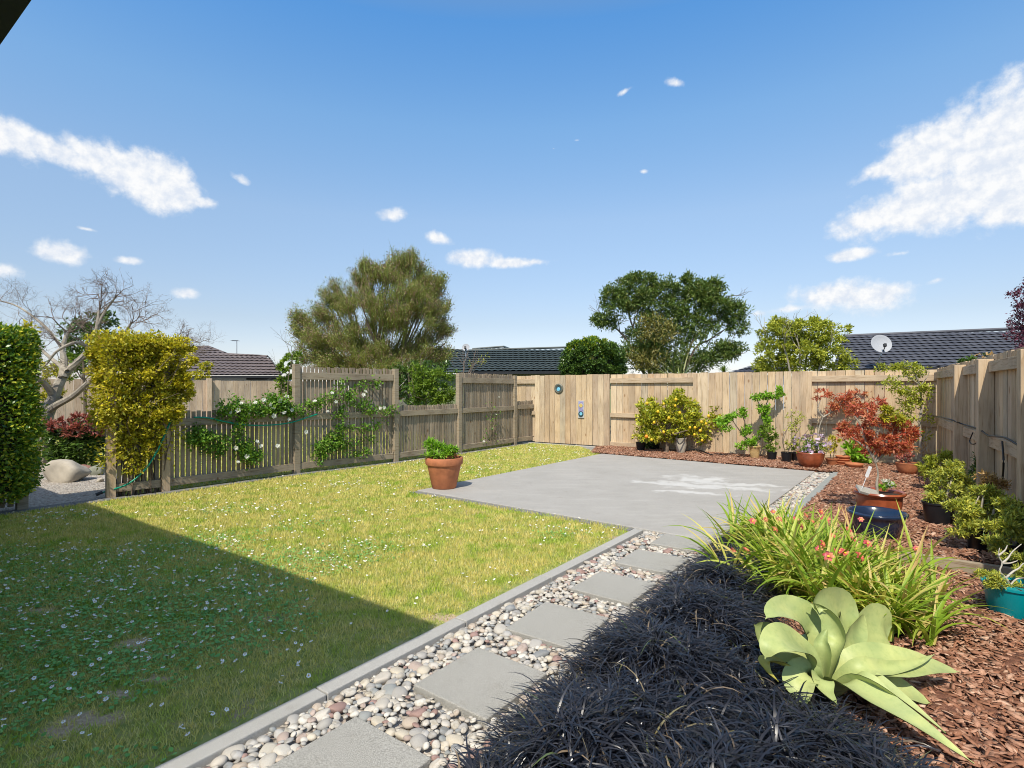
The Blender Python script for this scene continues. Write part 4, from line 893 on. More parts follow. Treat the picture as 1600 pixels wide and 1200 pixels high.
def agleaf(ctrl, W, cup=.35, wp=.55, twist=0, mat='agave', th=.008, tipsharp=1.0, updir=None, lab=None):
    ctrl = np.array(ctrl, float); n = 22; ts = np.linspace(0, 1, n); pts = np.array(spline(ctrl, n)); T = nrm(np.gradient(pts, axis=0)); k = 9
    s = np.linspace(-1, 1, k); V = []
    upv = nrm(np.array(updir if updir is not None else [0, 0, 1.0]))
    for i in range(n):
        side = nrm(np.cross(T[i], upv)); nn = nrm(np.cross(side, T[i])); a = twist*ts[i]; side, nn = side*math.cos(a)+nn*math.sin(a), nn*math.cos(a)-side*math.sin(a)
        tt = ts[i]; wv = W*.5*((.36+.64*math.sin(min(1, tt/wp)*math.pi/2)**1.3) if tt < wp else max(0.0, 1-((tt-wp)/(1-wp))**(1.35*tipsharp))**(1.0 if tt < .93 else 1.6))
        wv = max(wv, .0015); cu = cup*(1-.4*tt)
        for x in s: V.append(pts[i]+side*x*wv+nn*(wv*cu*(x*x))+nn*wv*.03*math.sin(tt*17+x*3+W*99))
    V = np.array(V).reshape(n, k, 3); thk = th*(1-.75*ts)[:, None, None]*(1-.8*np.abs(s))[None, :, None]
    nn2 = np.zeros_like(V)
    for i in range(n):
        side = nrm(np.cross(T[i], upv)); nn2[i] = nrm(np.cross(side, T[i]))
    lo_ = V-nn2*thk*2.2
    A = V.reshape(-1, 3); B = lo_.reshape(-1, 3); i, j = np.meshgrid(np.arange(n-1), np.arange(k-1), indexing='ij'); i = i.ravel(); j = j.ravel(); f = np.stack([i*k+j, i*k+j+1, (i+1)*k+j+1, (i+1)*k+j], 1)
    o = npmesh('leaf', np.concatenate([A, B]), np.concatenate([f, f[:, ::-1]+n*k]), M[mat], ag, lab, smooth=True); return o
def AP(x, y, Y): return np.array(P(1100+x/2.5, 720+y/2.5, Y))     # readings taken from an enlarged view
cb = lambda dx=0, dy=0: AC+np.array([dx, dy, -.02])
# (control points along the midrib, width, channel depth, where it is widest, bluntness of the tip, which way its face looks)
agleaf([cb(.01, .05), AP(590, 770, 2.66), AP(660, 735, 2.76), AP(720, 722, 2.84)], 0.156, .35, .6, updir=[0, -.8, 1])
agleaf([cb(0, .04), AP(560, 745, 2.60), AP(620, 690, 2.68), AP(690, 632, 2.76), AP(735, 648, 2.80)], 0.204, .22, .68, tipsharp=1.35, updir=[.1, -1, .35])
agleaf([cb(0, .03), AP(530, 680, 2.60), AP(548, 620, 2.66), AP(525, 560, 2.66), AP(465, 548, 2.58), AP(432, 575, 2.52), AP(480, 580, 2.48)], 0.162, .35, .45, tipsharp=1.0, updir=[.45, -1, .25])
agleaf([cb(-.01, .02), AP(440, 700, 2.54), AP(412, 640, 2.56), AP(345, 590, 2.52), AP(275, 585, 2.45), AP(240, 618, 2.40)], 0.180, .30, .46, tipsharp=1.1, updir=[-.35, -.8, .9])
agleaf([cb(-.04, .02), AP(370, 770, 2.52), AP(290, 720, 2.56), AP(225, 670, 2.56), AP(195, 640, 2.54)], 0.144, .35, .6, tipsharp=1.1, updir=[-.2, -.8, .6])
agleaf([cb(-.02, -.01), AP(415, 770, 2.40), AP(365, 715, 2.34), AP(300, 700, 2.28), AP(255, 725, 2.25), AP(238, 775, 2.25)], 0.162, .30, .5, tipsharp=1.1, updir=[-.25, -.6, 1])
agleaf([cb(.01, -.0), AP(505, 750, 2.44), AP(525, 690, 2.46), AP(500, 620, 2.49), AP(455, 578, 2.51), AP(408, 556, 2.52)], 0.114, .9, .4, updir=[-.9, -.5, .3])
agleaf([cb(0, 0), AP(466, 755, 2.44), AP(462, 700, 2.45), AP(482, 655, 2.46)], 0.072, 1.2, .4, updir=[-.6, -.8, .2])
agleaf([cb(-.02, -.03), AP(405, 825, 2.36), AP(375, 860, 2.31), AP(385, 910, 2.28), AP(400, 955, 2.26)], 0.138, .35, .5, updir=[-.5, -.7, .5])
agleaf([cb(-.03, -.02), AP(330, 800, 2.38), AP(240, 775, 2.36), AP(250, 820, 2.33), AP(292, 862, 2.3)], 0.054, .3, .5, mat='agaveold', lab='yellowing drooping leaf')
agleaf([cb(.01, .02), AP(620, 845, 2.42), AP(760, 890, 2.40), AP(890, 950, 2.36)], 0.180, .3, .5, tipsharp=1.2, updir=[0, -.25, 1])
agleaf([cb(.01, 0), AP(600, 800, 2.44), AP(780, 790, 2.46), AP(900, 802, 2.48), AP(1000, 826, 2.50)], 0.186, .30, .42, tipsharp=.8, updir=[0, -.45, 1])
agleaf([cb(.01, -.01), AP(600, 818, 2.38), AP(720, 815, 2.40), AP(830, 790, 2.44), AP(900, 756, 2.50)], 0.090, .6, .35, tipsharp=.7, updir=[-.1, -.6, 1])
agleaf([cb(.03, -.02), AP(640, 860, 2.32), AP(800, 955, 2.22), AP(945, 1062, 2.12)], 0.126, .5, .42, tipsharp=.7, updir=[.4, -.2, 1])
agleaf([cb(.01, -.04), AP(560, 870, 2.32), AP(700, 950, 2.20), AP(880, 1060, 2.05), AP(1056, 1182, 1.93)], 0.180, .45, .40, tipsharp=.6, updir=[.15, -.4, 1])
agleaf([cb(.02, .02), AP(540, 760, 2.52), AP(580, 700, 2.58), AP(612, 640, 2.66), AP(628, 600, 2.74)], .12, .5, .5, tipsharp=1.0, updir=[.2, -1, .3])
agleaf([cb(-.01, .03), AP(470, 730, 2.58), AP(450, 670, 2.62), AP(420, 640, 2.66), AP(370, 630, 2.68)], .11, .5, .5, tipsharp=1.0, updir=[-.2, -1, .4])
agleaf([cb(-.02, -.04), AP(455, 850, 2.34), AP(470, 900, 2.26), AP(520, 950, 2.16)], .09, .5, .5, updir=[.1, -.6, 1])
g = MB(); g.tube([(AC[0], AC[1], -.02), (AC[0], AC[1], AC[2]*.6), (AC[0], AC[1], AC[2]+.02)], [.035, .04, .03], 10); g.build('stem', M['palebark'], ag, smooth=True)
# ================================================================== DAYLILIES
M['lily'] = leafmat('daylily_leaf', [(.10, .18, .015), (.22, .31, .03), (.15, .24, .02), (.33, .38, .06), (.48, .44, .13), (.42, .27, .12)], .4, .45)
m, t, b, o = newmat('daylily_petal'); r_ = ramp(t, island(t), [(.52, .04, .06), (.60, .12, .09), (.34, .02, .05), (.70, .26, .12)]); t.links.new(r_, b.inputs['Base Color']); b.inputs['Roughness'].default_value = .5; M['lilypetal'] = m
M['lilythroat'] = plain('daylily_throat', (.75, .50, .03), .5, .1)
def daylily(px, py, n, L, label, flowers, spread=.16):
    x, y, _ = G(px, py); t_ = thing('daylily', label, 'daylily', (x, y, 0), 'daylily clumps beside the agave')
    nf_ = max(8, n//11); fans = rs.normal(0, spread, (nf_, 2)); fa = rs.uniform(0, 6.28, nf_)
    k = rs.randint(0, nf_, n); base = np.stack([x+fans[k, 0]+rs.normal(0, .012, n), y+fans[k, 1]+rs.normal(0, .012, n), np.zeros(n)], 1)
    azm = fa[k]+(rs.randint(0, 2, n)*np.pi)+rs.normal(0, .45, n)
    V, Fc = ribbons(base, azm, rs.uniform(1.1, 1.5, n), rs.uniform(-.75, .9, n), L*rs.uniform(.6, 1.15, n), rs.uniform(.019, .031, n), 9, .35, fold=.45)
    V[:, 2] = np.maximum(V[:, 2], .006+rs.uniform(0, .02, len(V)))
    npmesh('foliage', V, Fc, M['lily'], t_)
    for (fx, fy, Y) in flowers:
        c = np.array(P(fx, fy, Y)); g = MB(); mid = (c+np.array([x, y, 0]))/2+np.array([0, 0, .06]); g.tube(spline([(x+(c[0]-x)*.3, y+(c[1]-y)*.3, .02), mid, c-[0, 0, .03]], 8), .003, 5); st_ = g.build('scape', M['weed'], t_)
        r_ = rs.uniform(.018, .031); face = nrm(np.array([rs.uniform(-.6, .6), -.6, rs.uniform(.3, 1)])); a1_ = nrm(np.cross(face, [0, 0, 1])); a2_ = np.cross(a1_, face); V = []; Fs = []
        for j in range(6):
            tt = 2*math.pi*j/6+rs.uniform(-.15, .15); dd = a1_*math.cos(tt)+a2_*math.sin(tt); sd3 = np.cross(dd, face); w_ = r_*.36
            ps = [(c, w_*.25), (c+dd*r_*.45+face*r_*.4, w_), (c+dd*r_*.85+face*r_*.45, w_*.95), (c+dd*r_*1.15+face*r_*.2, w_*.2)]; b0 = len(V)
            for p_, ww in ps: V += [p_-sd3*ww, p_+sd3*ww]
            for i in range(3): Fs.append((b0+2*i, b0+2*i+1, b0+2*i+3, b0+2*i+2))
        fl = npmesh('flower', np.array(V), np.array(Fs), M['lilypetal'], t_)
        g = MB(); g.tube([c+face*r_*.02, c+face*r_*.35], [r_*.12, r_*.25], 6); g.build('throat', M['lilythroat'], fl)
daylily(1215, 872, 440, .53, 'daylily clump nearest the patio, arching leaves with pink flowers at its left', [(1196, 812, 4.2), (1218, 812, 4.25), (1208, 800, 4.35), (1243, 812, 4.25), (1176, 815, 4.2), (1145, 860, 3.75), (1165, 862, 3.8), (1210, 828, 4.1)])
daylily(1296, 938, 640, .60, 'largest daylily clump, in the middle, with red and yellow flowers among its leaves', [(1282, 800, 4.1), (1258, 806, 4.15), (1300, 857, 3.55), (1284, 850, 3.55), (1312, 862, 3.5), (1332, 843, 3.6), (1320, 865, 3.45), (1280, 858, 3.5), (1268, 815, 3.95), (1290, 812, 3.9), (1250, 822, 3.95), (1345, 812, 3.9), (1325, 828, 3.7), (1300, 838, 3.6), (1355, 850, 3.5)], .2)
daylily(1368, 978, 380, .46, 'daylily clump nearest the bark mulch, leaves trailing to the right', [(1342, 870, 3.35), (1432, 858, 3.5), (1295, 870, 3.3)], .12)
# ================================================================== PLANTS
L = {}
L['lemon'] = leafmat('lemon_leaf', [(.09, .14, .012), (.28, .30, .02), (.46, .42, .05), (.17, .21, .015), (.40, .34, .05)], .3, .4)
L['yel'] = leafmat('golden_leaf', [(.28, .26, .02), (.45, .38, .03), (.14, .16, .015), (.34, .33, .03)], .35)
L['green'] = leafmat('mid_green_leaf', [(.06, .11, .014), (.13, .20, .022), (.09, .15, .016), (.20, .27, .03)], .35)
L['bright'] = leafmat('fresh_green_leaf', [(.12, .25, .015), (.22, .38, .03), (.09, .19, .02)], .4)
L['dark'] = leafmat('dark_green_leaf', [(.025, .06, .012), (.055, .105, .016), (.085, .14, .025), (.035, .07, .014)], .2, .35, spec=.5)
L['hedge'] = leafmat('hedge_leaf', [(.035, .10, .012), (.11, .19, .02), (.055, .13, .015), (.26, .32, .025), (.46, .42, .035)], .3, .35, spec=.5)
L['arch'] = leafmat('jasmine_leaf', [(.28, .25, .015), (.55, .47, .03), (.13, .16, .012), (.44, .38, .03), (.34, .31, .03), (.20, .14, .03)], .35)
L['red'] = leafmat('maple_red_leaf', [(.30, .06, .035), (.42, .09, .05), (.20, .05, .03), (.50, .20, .11), (.34, .14, .04)], .4)
L['redbrown'] = leafmat('photinia_leaf', [(.20, .05, .04), (.30, .10, .08), (.12, .05, .04)], .25, .35, spec=.5)
L['purple'] = leafmat('plum_leaf', [(.075, .02, .04), (.13, .035, .06), (.05, .018, .03)], .25)
L['kanuka'] = leafmat('kanuka_leaf', [(.13, .17, .04), (.23, .26, .06), (.08, .12, .03), (.25, .22, .075), (.17, .22, .05)], .3)
L['kanukab'] = leafmat('kanuka_old', [(.20, .13, .09), (.26, .18, .12), (.16, .12, .07)], .3)
L['pitt'] = leafmat('tree_leaf', [(.045, .085, .016), (.10, .15, .03), (.06, .105, .02), (.18, .20, .045)], .25, .4, spec=.5)
L['pittb'] = leafmat('tree_leaf_bronze', [(.13, .14, .03), (.19, .16, .045), (.10, .11, .03)], .25)
L['ygreen'] = leafmat('yellow_green_leaf', [(.24, .27, .03), (.38, .38, .05), (.13, .17, .02), (.30, .32, .05)], .35)
L['juniper'] = leafmat('juniper_leaf', [(.20, .24, .035), (.38, .40, .055), (.12, .16, .035), (.50, .46, .07), (.09, .15, .06)], .3)
L['junblue'] = leafmat('juniper_blue', [(.05, .11, .06), (.09, .16, .07)], .3)
L['brown'] = leafmat('brown_leaf', [(.26, .15, .05), (.34, .22, .08), (.18, .11, .05)], .3)
L['rose'] = leafmat('rose_leaf', [(.045, .12, .014), (.10, .21, .025), (.16, .25, .03), (.06, .13, .02)], .35, .4)
L['white'] = leafmat('white_petal', [(.72, .72, .66), (.80, .80, .75)], .3)
L['lilac'] = leafmat('lilac_petal', [(.55, .38, .60), (.68, .52, .70), (.75, .66, .76), (.42, .24, .52)], .3)
L['flax'] = leafmat('flax_leaf', [(.10, .13, .05), (.24, .26, .08), (.06, .09, .04), (.36, .34, .16)], .25)
L['flaxred'] = leafmat('flax_red', [(.16, .05, .05), (.22, .08, .08), (.12, .04, .05)], .25)
M['lemonfruit'] = plain('lemon_fruit', (.72, .46, .02), .45, .12, 12, .1); M['orangefruit'] = plain('orange_fruit', (.75, .25, .02), .45, .1, 12, .1)
def pot(parent, x, y, r, h, mat, style='flare', z=0):
    g = MB()
    if style == 'flare': prof = [(r*.62, 0), (r*.66, .01), (r*.93, h*.76), (r*1.0, h*.77), (r*1.02, h*.8), (r*1.04, h*.97), (r*1.0, h), (r*.92, h*.995), (r*.9, h*.88)]
    elif style == 'bowl': prof = [(r*.5, 0), (r*.62, h*.05), (r*.85, h*.35), (r*.97, h*.7), (r*1.0, h*.9), (r*1.03, h*.95), (r*1.0, h), (r*.92, h*.98), (r*.88, h*.85)]
    elif style == 'rim': prof = [(r*.72, 0), (r*.76, h*.03), (r*.86, h*.5), (r*.88, h*.84), (r*.98, h*.88), (r*1.02, h*.94), (r*.98, h), (r*.86, h*.97), (r*.82, h*.8)]
    elif style == 'urn': prof = [(r*.6, 0), (r*.65, h*.05), (r*.95, h*.55), (r*.85, h*.85), (r*.98, h*.93), (r*1.0, h), (r*.85, h*.98), (r*.8, h*.88)]
    else: prof = [(r*.78, 0), (r*.8, .005), (r*.96, h*.9), (r*1.02, h*.92), (r*1.02, h), (r*.94, h), (r*.92, h*.9)]
    g.lathe((x, y, z), prof, 32); o = g.build('pot', mat, parent, smooth=True)
    e = o.modifiers.new('edge', 'EDGE_SPLIT'); e.split_angle = R(50)
    V = []; k = 24; g = MB(); rr_ = prof[-1][0]
    g.add([(x, y, z+h*.9)]+[(x+rr_*math.cos(6.2832*j/k), y+rr_*math.sin(6.2832*j/k), z+h*.86+rs.uniform(0, .01)) for j in range(k)], [(0, j+1, (j+1) % k+1) for j in range(k)]); g.build('soil', M['soil'], parent)
    return o
def bpx(c, rx, ry, Y, n, **k):  # an ellipsoid clump read off in the photograph, at depth Y
    return (P(c[0], c[1], Y), (rx*Y/F, min(rx, ry*1.2)*Y/F*.8, ry*Y/F), n, k)
def stems(parent, base, tips, r=.006, mat=None, name='stem', bend=.1):
    g = MB()
    for t_ in tips:
        a, b_ = np.array(base, float), np.array(t_, float); mid = (a+b_)/2+rs.normal(0, bend*np.linalg.norm(b_-a), 3)*np.array([1, 1, .3]); g.tube(spline([a, mid, b_], 9), list(np.linspace(r, r*.4, 9)), 6)
    return g.build(name, mat or M['bark'], parent)
# --- terracotta pot on the patio corner
x, y, _ = G(694, 764); t_ = thing('potted_plant', 'terracotta pot with bright green bushy plant on the lawn corner of the patio', 'potted plant', (x, y, .018))
pot(t_, x, y, .255, .43, M['terracotta'], 'flare', .018)
foliage('foliage', [bpx((690, 703), 22, 10, y, 700), bpx((672, 697), 12, 9, y, 300), bpx((706, 705), 12, 9, y, 260), bpx((684, 710), 24, 6, y-.1, 250)], .065, .018, L['bright'], t_, up=.7, sub=14, spread=.35)
stems(t_, (x, y, .4), [P(714, 712, y), P(706, 700, y), P(676, 700, y), P(690, 690, y), P(717, 716, y)], .006)
foliage('foliage', [bpx((712, 711), 8, 5, y, 60)], .05, .015, L['redbrown'], t_, up=.6, sub=4)
# --- lemon tree
x, y, _ = G(1041, 709); t_ = thing('lemon_tree', 'lemon tree with yellow fruit growing in the mulch by the back fence', 'tree', (x, y, 0))
g = MB(); g.tube(spline([(x, y, 0), (x+.02, y, .22), (x-.01, y, .42)], 8), [.055, .045, .045, .042, .04, .038, .036, .035], 8)
for (a, b_) in [((1010, 650), .0), ((1040, 635), .1), ((1080, 650), -.1), ((1100, 662), .1), ((1060, 625), 0), ((1000, 665), .1), ((1120, 655), 0), ((1030, 670), -.3), ((1075, 672), -.3)]:
    g.tube(spline([(x, y, .38), np.array(P((1041+a[0])/2, (688+a[1])/2-3, y+b_)), P(*a, y+b_)], 8), list(np.linspace(.025, .007, 8)), 5)
g.build('trunk', M['bark'], t_)
foliage('crown', [bpx((1015, 650), 28, 30, y, 1500), bpx((1055, 640), 34, 26, y, 1700), bpx((1048, 665), 50, 22, y, 1500), bpx((1090, 660), 30, 26, y, 1200), bpx((1120, 655), 24, 20, y, 700), bpx((1030, 680), 38, 12, y, 700), bpx((1060, 618), 12, 9, y, 160)], .085, .042, L['lemon'], t_, sub=26, spread=.32)
for k_, (a, b_) in enumerate([(1028, 643), (1045, 653), (1055, 634), (1037, 631), (1096, 659), (1103, 662), (1094, 673), (1085, 679), (1097, 688), (1011, 630), (1037, 675), (1018, 687), (1107, 650), (1056, 624), (1062, 645), (1022, 660), (1078, 668), (1086, 668)]):
    c = np.array(P(a, b_, y-.32 if b_ > 640 else y-.28)); r = rs.uniform(.025, .033); g = MB(); g.lathe(c-[0, 0, r*1.2], [(r*.12, 0), (r*.5, r*.22), (r*.9, r*.7), (r, r*1.15), (r*.92, r*1.65), (r*.55, r*2.15), (r*.2, r*2.35), (r*.1, r*2.5)], 12); g.build('lemon', M['lemonfruit'], t_, smooth=True)
g = MB(); c = np.array(P(1010, 682, y-.2)); g.lathe(c-[0, 0, .04], [(.006, 0), (.03, .012), (.042, .04), (.03, .07), (.006, .082)], 12); g.build('lemon', M['orangefruit'], t_, 'deep orange fruit', smooth=True)
# --- pots along the back fence
def potted(name, label, cat, px, py, rpx, h, mat, style, blobs, lf=(.05, .025), col='green', tips=None, grp=None, extra=None, **k):
    x, y, _ = G(px, py, .03); t2 = thing(name, label, cat, (x, y, .03), grp); pot(t2, x, y, rpx*y/F, h, mat, style, .03)
    if blobs: foliage('foliage', [bpx(b_[0], b_[1], b_[2], y+(b_[4] if len(b_) > 4 else 0), b_[3]) for b_ in blobs], lf[0], lf[1], L[col], t2, **k)
    if tips: stems(t2, (x, y, h*.85), [P(*a, y) for a in tips], .009, M['bark'])
    return t2, x, y
t2, x, y = potted('potted_plant', 'black pot with dry brown twiggy plant left of the lemon tree', 'potted plant', 1001, 704, 7.5, .19, M['blackpot'], 'plain', [((1000, 682), 12, 9, 90)], (.04, .012), 'brown', [(990, 675), (997, 672), (1004, 674), (1010, 680), (995, 683), (1002, 668)], sub=10)
potted('potted_plant', 'dark green leafy plant in a black pot behind the lemon trunk', 'potted plant', 1022, 702, 9, .12, M['blackpot'], 'plain', [((1022, 692), 17, 9, 260)], (.10, .03), 'dark', None, sub=10, spread=.5)
t2, x, y = potted('garden_pot', 'tall pale urn pot right of the lemon trunk', 'pot', 1064, 708, 9, .33, M['whitepot'], 'urn', [])
g = MB(); g.tube(spline([P(1056, 684, y-.14), P(1062, 694, y-.2), P(1070, 684, y-.15), P(1064, 678, y-.05), P(1056, 684, y-.14)], 24), .012, 6); g.build('hose_loop', M['blackpipe'], t2, smooth=True)
# espaliered bonsai-like branch in a cream pot
t2, x, y = potted('potted_tree', 'cream pot with sprawling trained branches reaching up and left along the fence', 'potted tree', 1179, 716, 8.5, .25, M['creampot'], 'rim', [])
g = MB()
for pl in [[(1180, 697), (1172, 690), (1160, 678), (1150, 665), (1142, 655), (1130, 660)], [(1180, 697), (1188, 685), (1194, 665), (1196, 645), (1200, 625), (1215, 615)], [(1196, 645), (1188, 635), (1182, 622)], [(1160, 678), (1164, 662), (1158, 645)], [(1200, 625), (1190, 618), (1180, 620)]]:
    g.tube(spline([P(*a, y) for a in pl], 16), list(np.linspace(.017, .006, 16)), 6)
g.build('trunk', M['bark'], t2)
foliage('foliage', [bpx((1130, 664), 16, 10, y, 360), bpx((1138, 652), 14, 8, y, 240), bpx((1155, 645), 10, 11, y, 200), bpx((1163, 673), 11, 9, y, 220), bpx((1165, 692), 12, 8, y, 240), bpx((1195, 655), 8, 16, y, 300), bpx((1193, 638), 9, 10, y, 200), bpx((1186, 620), 12, 7, y, 220), bpx((1202, 618), 13, 7, y, 260), bpx((1217, 612), 9, 7, y, 170), bpx((1190, 680), 8, 8, y, 120), bpx((1178, 690), 9, 7, y, 120)], .06, .034, L['bright'], t2, sub=8, spread=.45)
potted('potted_plant', 'black pot with green leafy shrub just right of the cream pot', 'potted plant', 1206, 719, 7.5, .16, M['blackpot'], 'plain', [((1204, 683), 13, 15, 420), ((1205, 700), 12, 8, 200), ((1196, 668), 9, 8, 160, .1)], (.055, .026), 'green', [(1200, 675), (1208, 680)], sub=14)
potted('potted_plant', 'black pot with wispy yellow green shrub, standing on a pale saucer', 'potted plant', 1229, 722, 8, .19, M['blackpot'], 'plain', [((1236, 690), 12, 14, 260), ((1238, 665), 18, 16, 200), ((1245, 650), 16, 10, 110)], (.045, .018), 'ygreen', [(1238, 660), (1230, 670), (1246, 655), (1252, 665)], sub=16)
potted('potted_plant', 'small black pot half hidden by the lilac flowers', 'potted plant', 1243, 721, 6.5, .17, M['blackpot'], 'plain', [((1243, 700), 8, 8, 90)], (.05, .02), 'green', None, sub=6)
x, y, _ = G(1230, 719); o = MB(); o.lathe((x+.06, y-.02, .018), [(.20, 0), (.26, .015), (.27, .03), (.25, .028), (.2, .012)], 28); o = o.build('pot_saucer', M['white'], smooth=True); tag(o, 'pale round saucer under two black pots by the fence', 'saucer')
t2, x, y = potted('potted_plant', 'wide brown pot overflowing with lilac daisies by the corner of the patio', 'potted plant', 1266, 730, 20, .27, M['brownglaze'], 'bowl', [((1268, 702), 23, 15, 900)], (.05, .016), 'green', None, sub=20, spread=.4)
p, oo = blob(P(1270, 693, y), (27*y/F, 24*y/F, 17*y/F), 620, sub=60, spread=.14, shell=.98); p = p[p[:, 2] > .3]
V = []; n = len(p); a = rs.uniform(0, 6.28, n); r = rs.uniform(.014, .024, n); nn = nrm(p-np.array(P(1270, 705, y))+rs.normal(0, .1, (n, 3))); e1_ = nrm(np.cross(nn, [0, 0, 1.])); e2_ = np.cross(nn, e1_); k = 8; V = np.stack([p+e1_*(np.cos(6.2832*j/k)*r*(1 if j % 2 else .6))[:, None]+e2_*(np.sin(6.2832*j/k)*r*(1 if j % 2 else .6))[:, None] for j in range(k)], 1)
npmesh('blossoms', V.reshape(-1, 3), np.arange(n*k).reshape(n, k), L['lilac'], t2, kind='stuff')
# stacked saucers and low pots
x, y, _ = G(1316, 727, .03)
for k_ in range(4):
    g = MB(); r = (.17, .155, .14, .12)[k_]; g.lathe((x+rs.uniform(-.015, .015), y, .03+k_*.042), [(r*.8, 0), (r*.97, .03), (r, .045), (r*.93, .042), (r*.75, .015)], 28); o = g.build('pot_saucer', M['terracotta'], smooth=True)
    tag(o, ['lowest and widest terracotta saucer of the stack behind the patio corner', 'second terracotta saucer from the bottom of the stack', 'third terracotta saucer from the bottom of the stack', 'topmost and smallest terracotta saucer of the stack'][k_], 'saucer', 'stack of terracotta saucers')
potted('potted_plant', 'small terracotta pot with yellow leaved plant left of the saucer stack', 'potted plant', 1300, 727, 9, .13, M['terracotta'], 'flare', [((1303, 688), 11, 8, 150), ((1301, 700), 13, 8, 160)], (.055, .028), 'yel', [(1303, 685), (1298, 695)], sub=8)
x, y, _ = G(1335, 731, .03); g = MB(); g.lathe((x, y, .03), [(.1, 0), (.14, .06), (.145, .08), (.13, .078), (.09, .02)], 24); o = g.build('garden_pot', M['terracotta'], smooth=True); tag(o, 'empty shallow terracotta bowl right of the saucer stack', 'pot')
def shrub(name, label, cat, base, blobs, lf, col, stem_tips=None, Yb=None, r=.01, mat=None, grp=None, **k):
    x, y, _ = G(*base) if Yb is None else (*P(base[0], 608, Yb)[:2], 0)
    t2 = thing(name, label, cat, (x, y, 0), grp); foliage('foliage', [bpx(b_[0], b_[1], b_[2], y+(b_[4] if len(b_) > 4 else 0), b_[3]) for b_ in blobs], lf[0], lf[1], L[col], t2, **k)
    if stem_tips: stems(t2, (x, y, 0), [P(*a, y) for a in stem_tips], r, mat)
    return t2, x, y
shrub('shrub', 'low hosta like plant with broad bright leaves beneath the red maple', 'shrub', (1332, 728), [((1330, 705), 20, 14, 240), ((1345, 718), 22, 9, 180)], (.13, .055), 'bright', None, sub=12, spread=.5)
shrub('shrub', 'slim dark green conifer seedling against the fence behind the lilac daisies', 'shrub', (1262, 724), [((1266, 672), 5, 12, 220), ((1265, 690), 5, 12, 120)], (.04, .012), 'green', [(1266, 668)], sub=8, up=1)
# tiny maple against fence
x, y, _ = G(1277, 724); t2 = thing('maple_tree', 'small red maple with pale bare trunk against the back fence', 'tree', (x, y, 0))
g = MB()
for pl in [[(1276, 712), (1277, 690), (1280, 668), (1286, 652)], [(1286, 652), (1278, 640), (1282, 625)], [(1286, 652), (1298, 645), (1310, 640), (1330, 632)], [(1310, 640), (1318, 622), (1325, 612)], [(1298, 645), (1300, 628), (1308, 618)]]: g.tube(spline([P(*a, y) for a in pl], 14), list(np.linspace(.02, .006, 14)), 6)
g.build('trunk', M['palebark'], t2)
foliage('crown', [bpx((1285, 617), 13, 8, y, 260), bpx((1305, 625), 17, 10, y, 330), bpx((1325, 620), 16, 11, y, 300), bpx((1330, 640), 18, 10, y, 260), bpx((1300, 640), 14, 8, y, 180), bpx((1350, 612), 12, 7, y, 150)], .07, .02, L['red'], t2, sub=9, spread=.4)
# main maple in brown glazed pot
x, y, _ = G(1373, 806, .03); t2 = thing('potted_maple', 'spreading red maple in a wide orange brown glazed pot', 'potted tree', (x, y, .03))
pot(t2, x, y, .245, .27, M['brownglaze'], 'rim', .03)
g = MB()
for pl in [[(1371, 772), (1370, 755), (1372, 740), (1368, 722)], [(1368, 722), (1358, 705), (1340, 690), (1318, 676)], [(1368, 722), (1372, 700), (1370, 680), (1376, 655), (1382, 640)], [(1368, 722), (1385, 705), (1405, 690), (1430, 678)], [(1358, 705), (1352, 690), (1345, 665), (1335, 650)], [(1385, 705), (1392, 680), (1402, 660)], [(1372, 700), (1360, 670), (1355, 640)]]: g.tube(spline([P(*a, y) for a in pl], 14), list(np.linspace(.016, .005, 14)), 6)
g.build('trunk', M['palebark'], t2)
foliage('crown', [bpx((1330, 672), 26, 12, y, 620), bpx((1350, 688), 34, 14, y, 800), bpx((1385, 690), 34, 14, y, 750), bpx((1418, 678), 28, 10, y, 520), bpx((1365, 655), 26, 14, y, 560), bpx((1345, 640), 20, 13, y+.2, 380), bpx((1395, 660), 22, 10, y, 380), bpx((1372, 705), 30, 10, y, 380), bpx((1410, 700), 20, 9, y, 200), bpx((1370, 632), 16, 10, y+.1, 230)], .052, .016, L['red'], t2, sub=14, spread=.32)
foliage('crown', [bpx((1394, 640), 17, 6, y-.1, 230), bpx((1402, 655), 13, 6, y-.1, 150), bpx((1384, 650), 10, 5, y-.1, 90)], .05, .018, L['yel'], t2, sub=8, spread=.4)
foliage('flowers', [bpx((1388, 755), 14, 6, y, 110)], .03, .015, L['white'], t2, sub=8)
foliage('foliage', [bpx((1385, 758), 18, 6, y, 200)], .04, .015, L['bright'], t2, sub=8)
g = MB(); c = np.array(P(1356, 768, y-.08)); a_ = nrm([.95, -.1, -.28]); b2 = nrm([.25, .9, .35]); c3 = np.cross(a_, b2); g.box(c, a_*.105, b2*.07, c3*.014); o = g.build('paving_tile', M['slab'], bevel=.003); tag(o, 'grey concrete tile resting on the rim of the brown glazed pot', 'tile')
g = MB(); c = np.array(P(1357, 737, y-.1)); a_ = nrm([.35, 0, .9]); g.box(c, nrm([.9, .1, -.35])*.02, np.array([0, 1, 0])*.001, a_*.06); g.tube([c-a_*.05, c-a_*.2], .003, 5); o = g.build('plant_tag', M['white']); tag(o, 'white plastic plant tag tilted beside the maple trunk', 'plant tag')
# blue bowl
x, y, _ = G(1370, 842); g = MB(); r = .235; g.lathe((x, y, .0), [(r*.62, 0), (r*.7, .02), (r*.88, .17), (r*.95, .22), (r*1.03, .235), (r*1.04, .255), (r*.98, .262), (r*.92, .25), (r*.86, .19), (r*.75, .12), (.01, .11)], 40); o = g.build('garden_pot', M['blueglaze'], smooth=True); tag(o, 'empty dark navy glazed bowl in front of the brown glazed pot', 'pot')
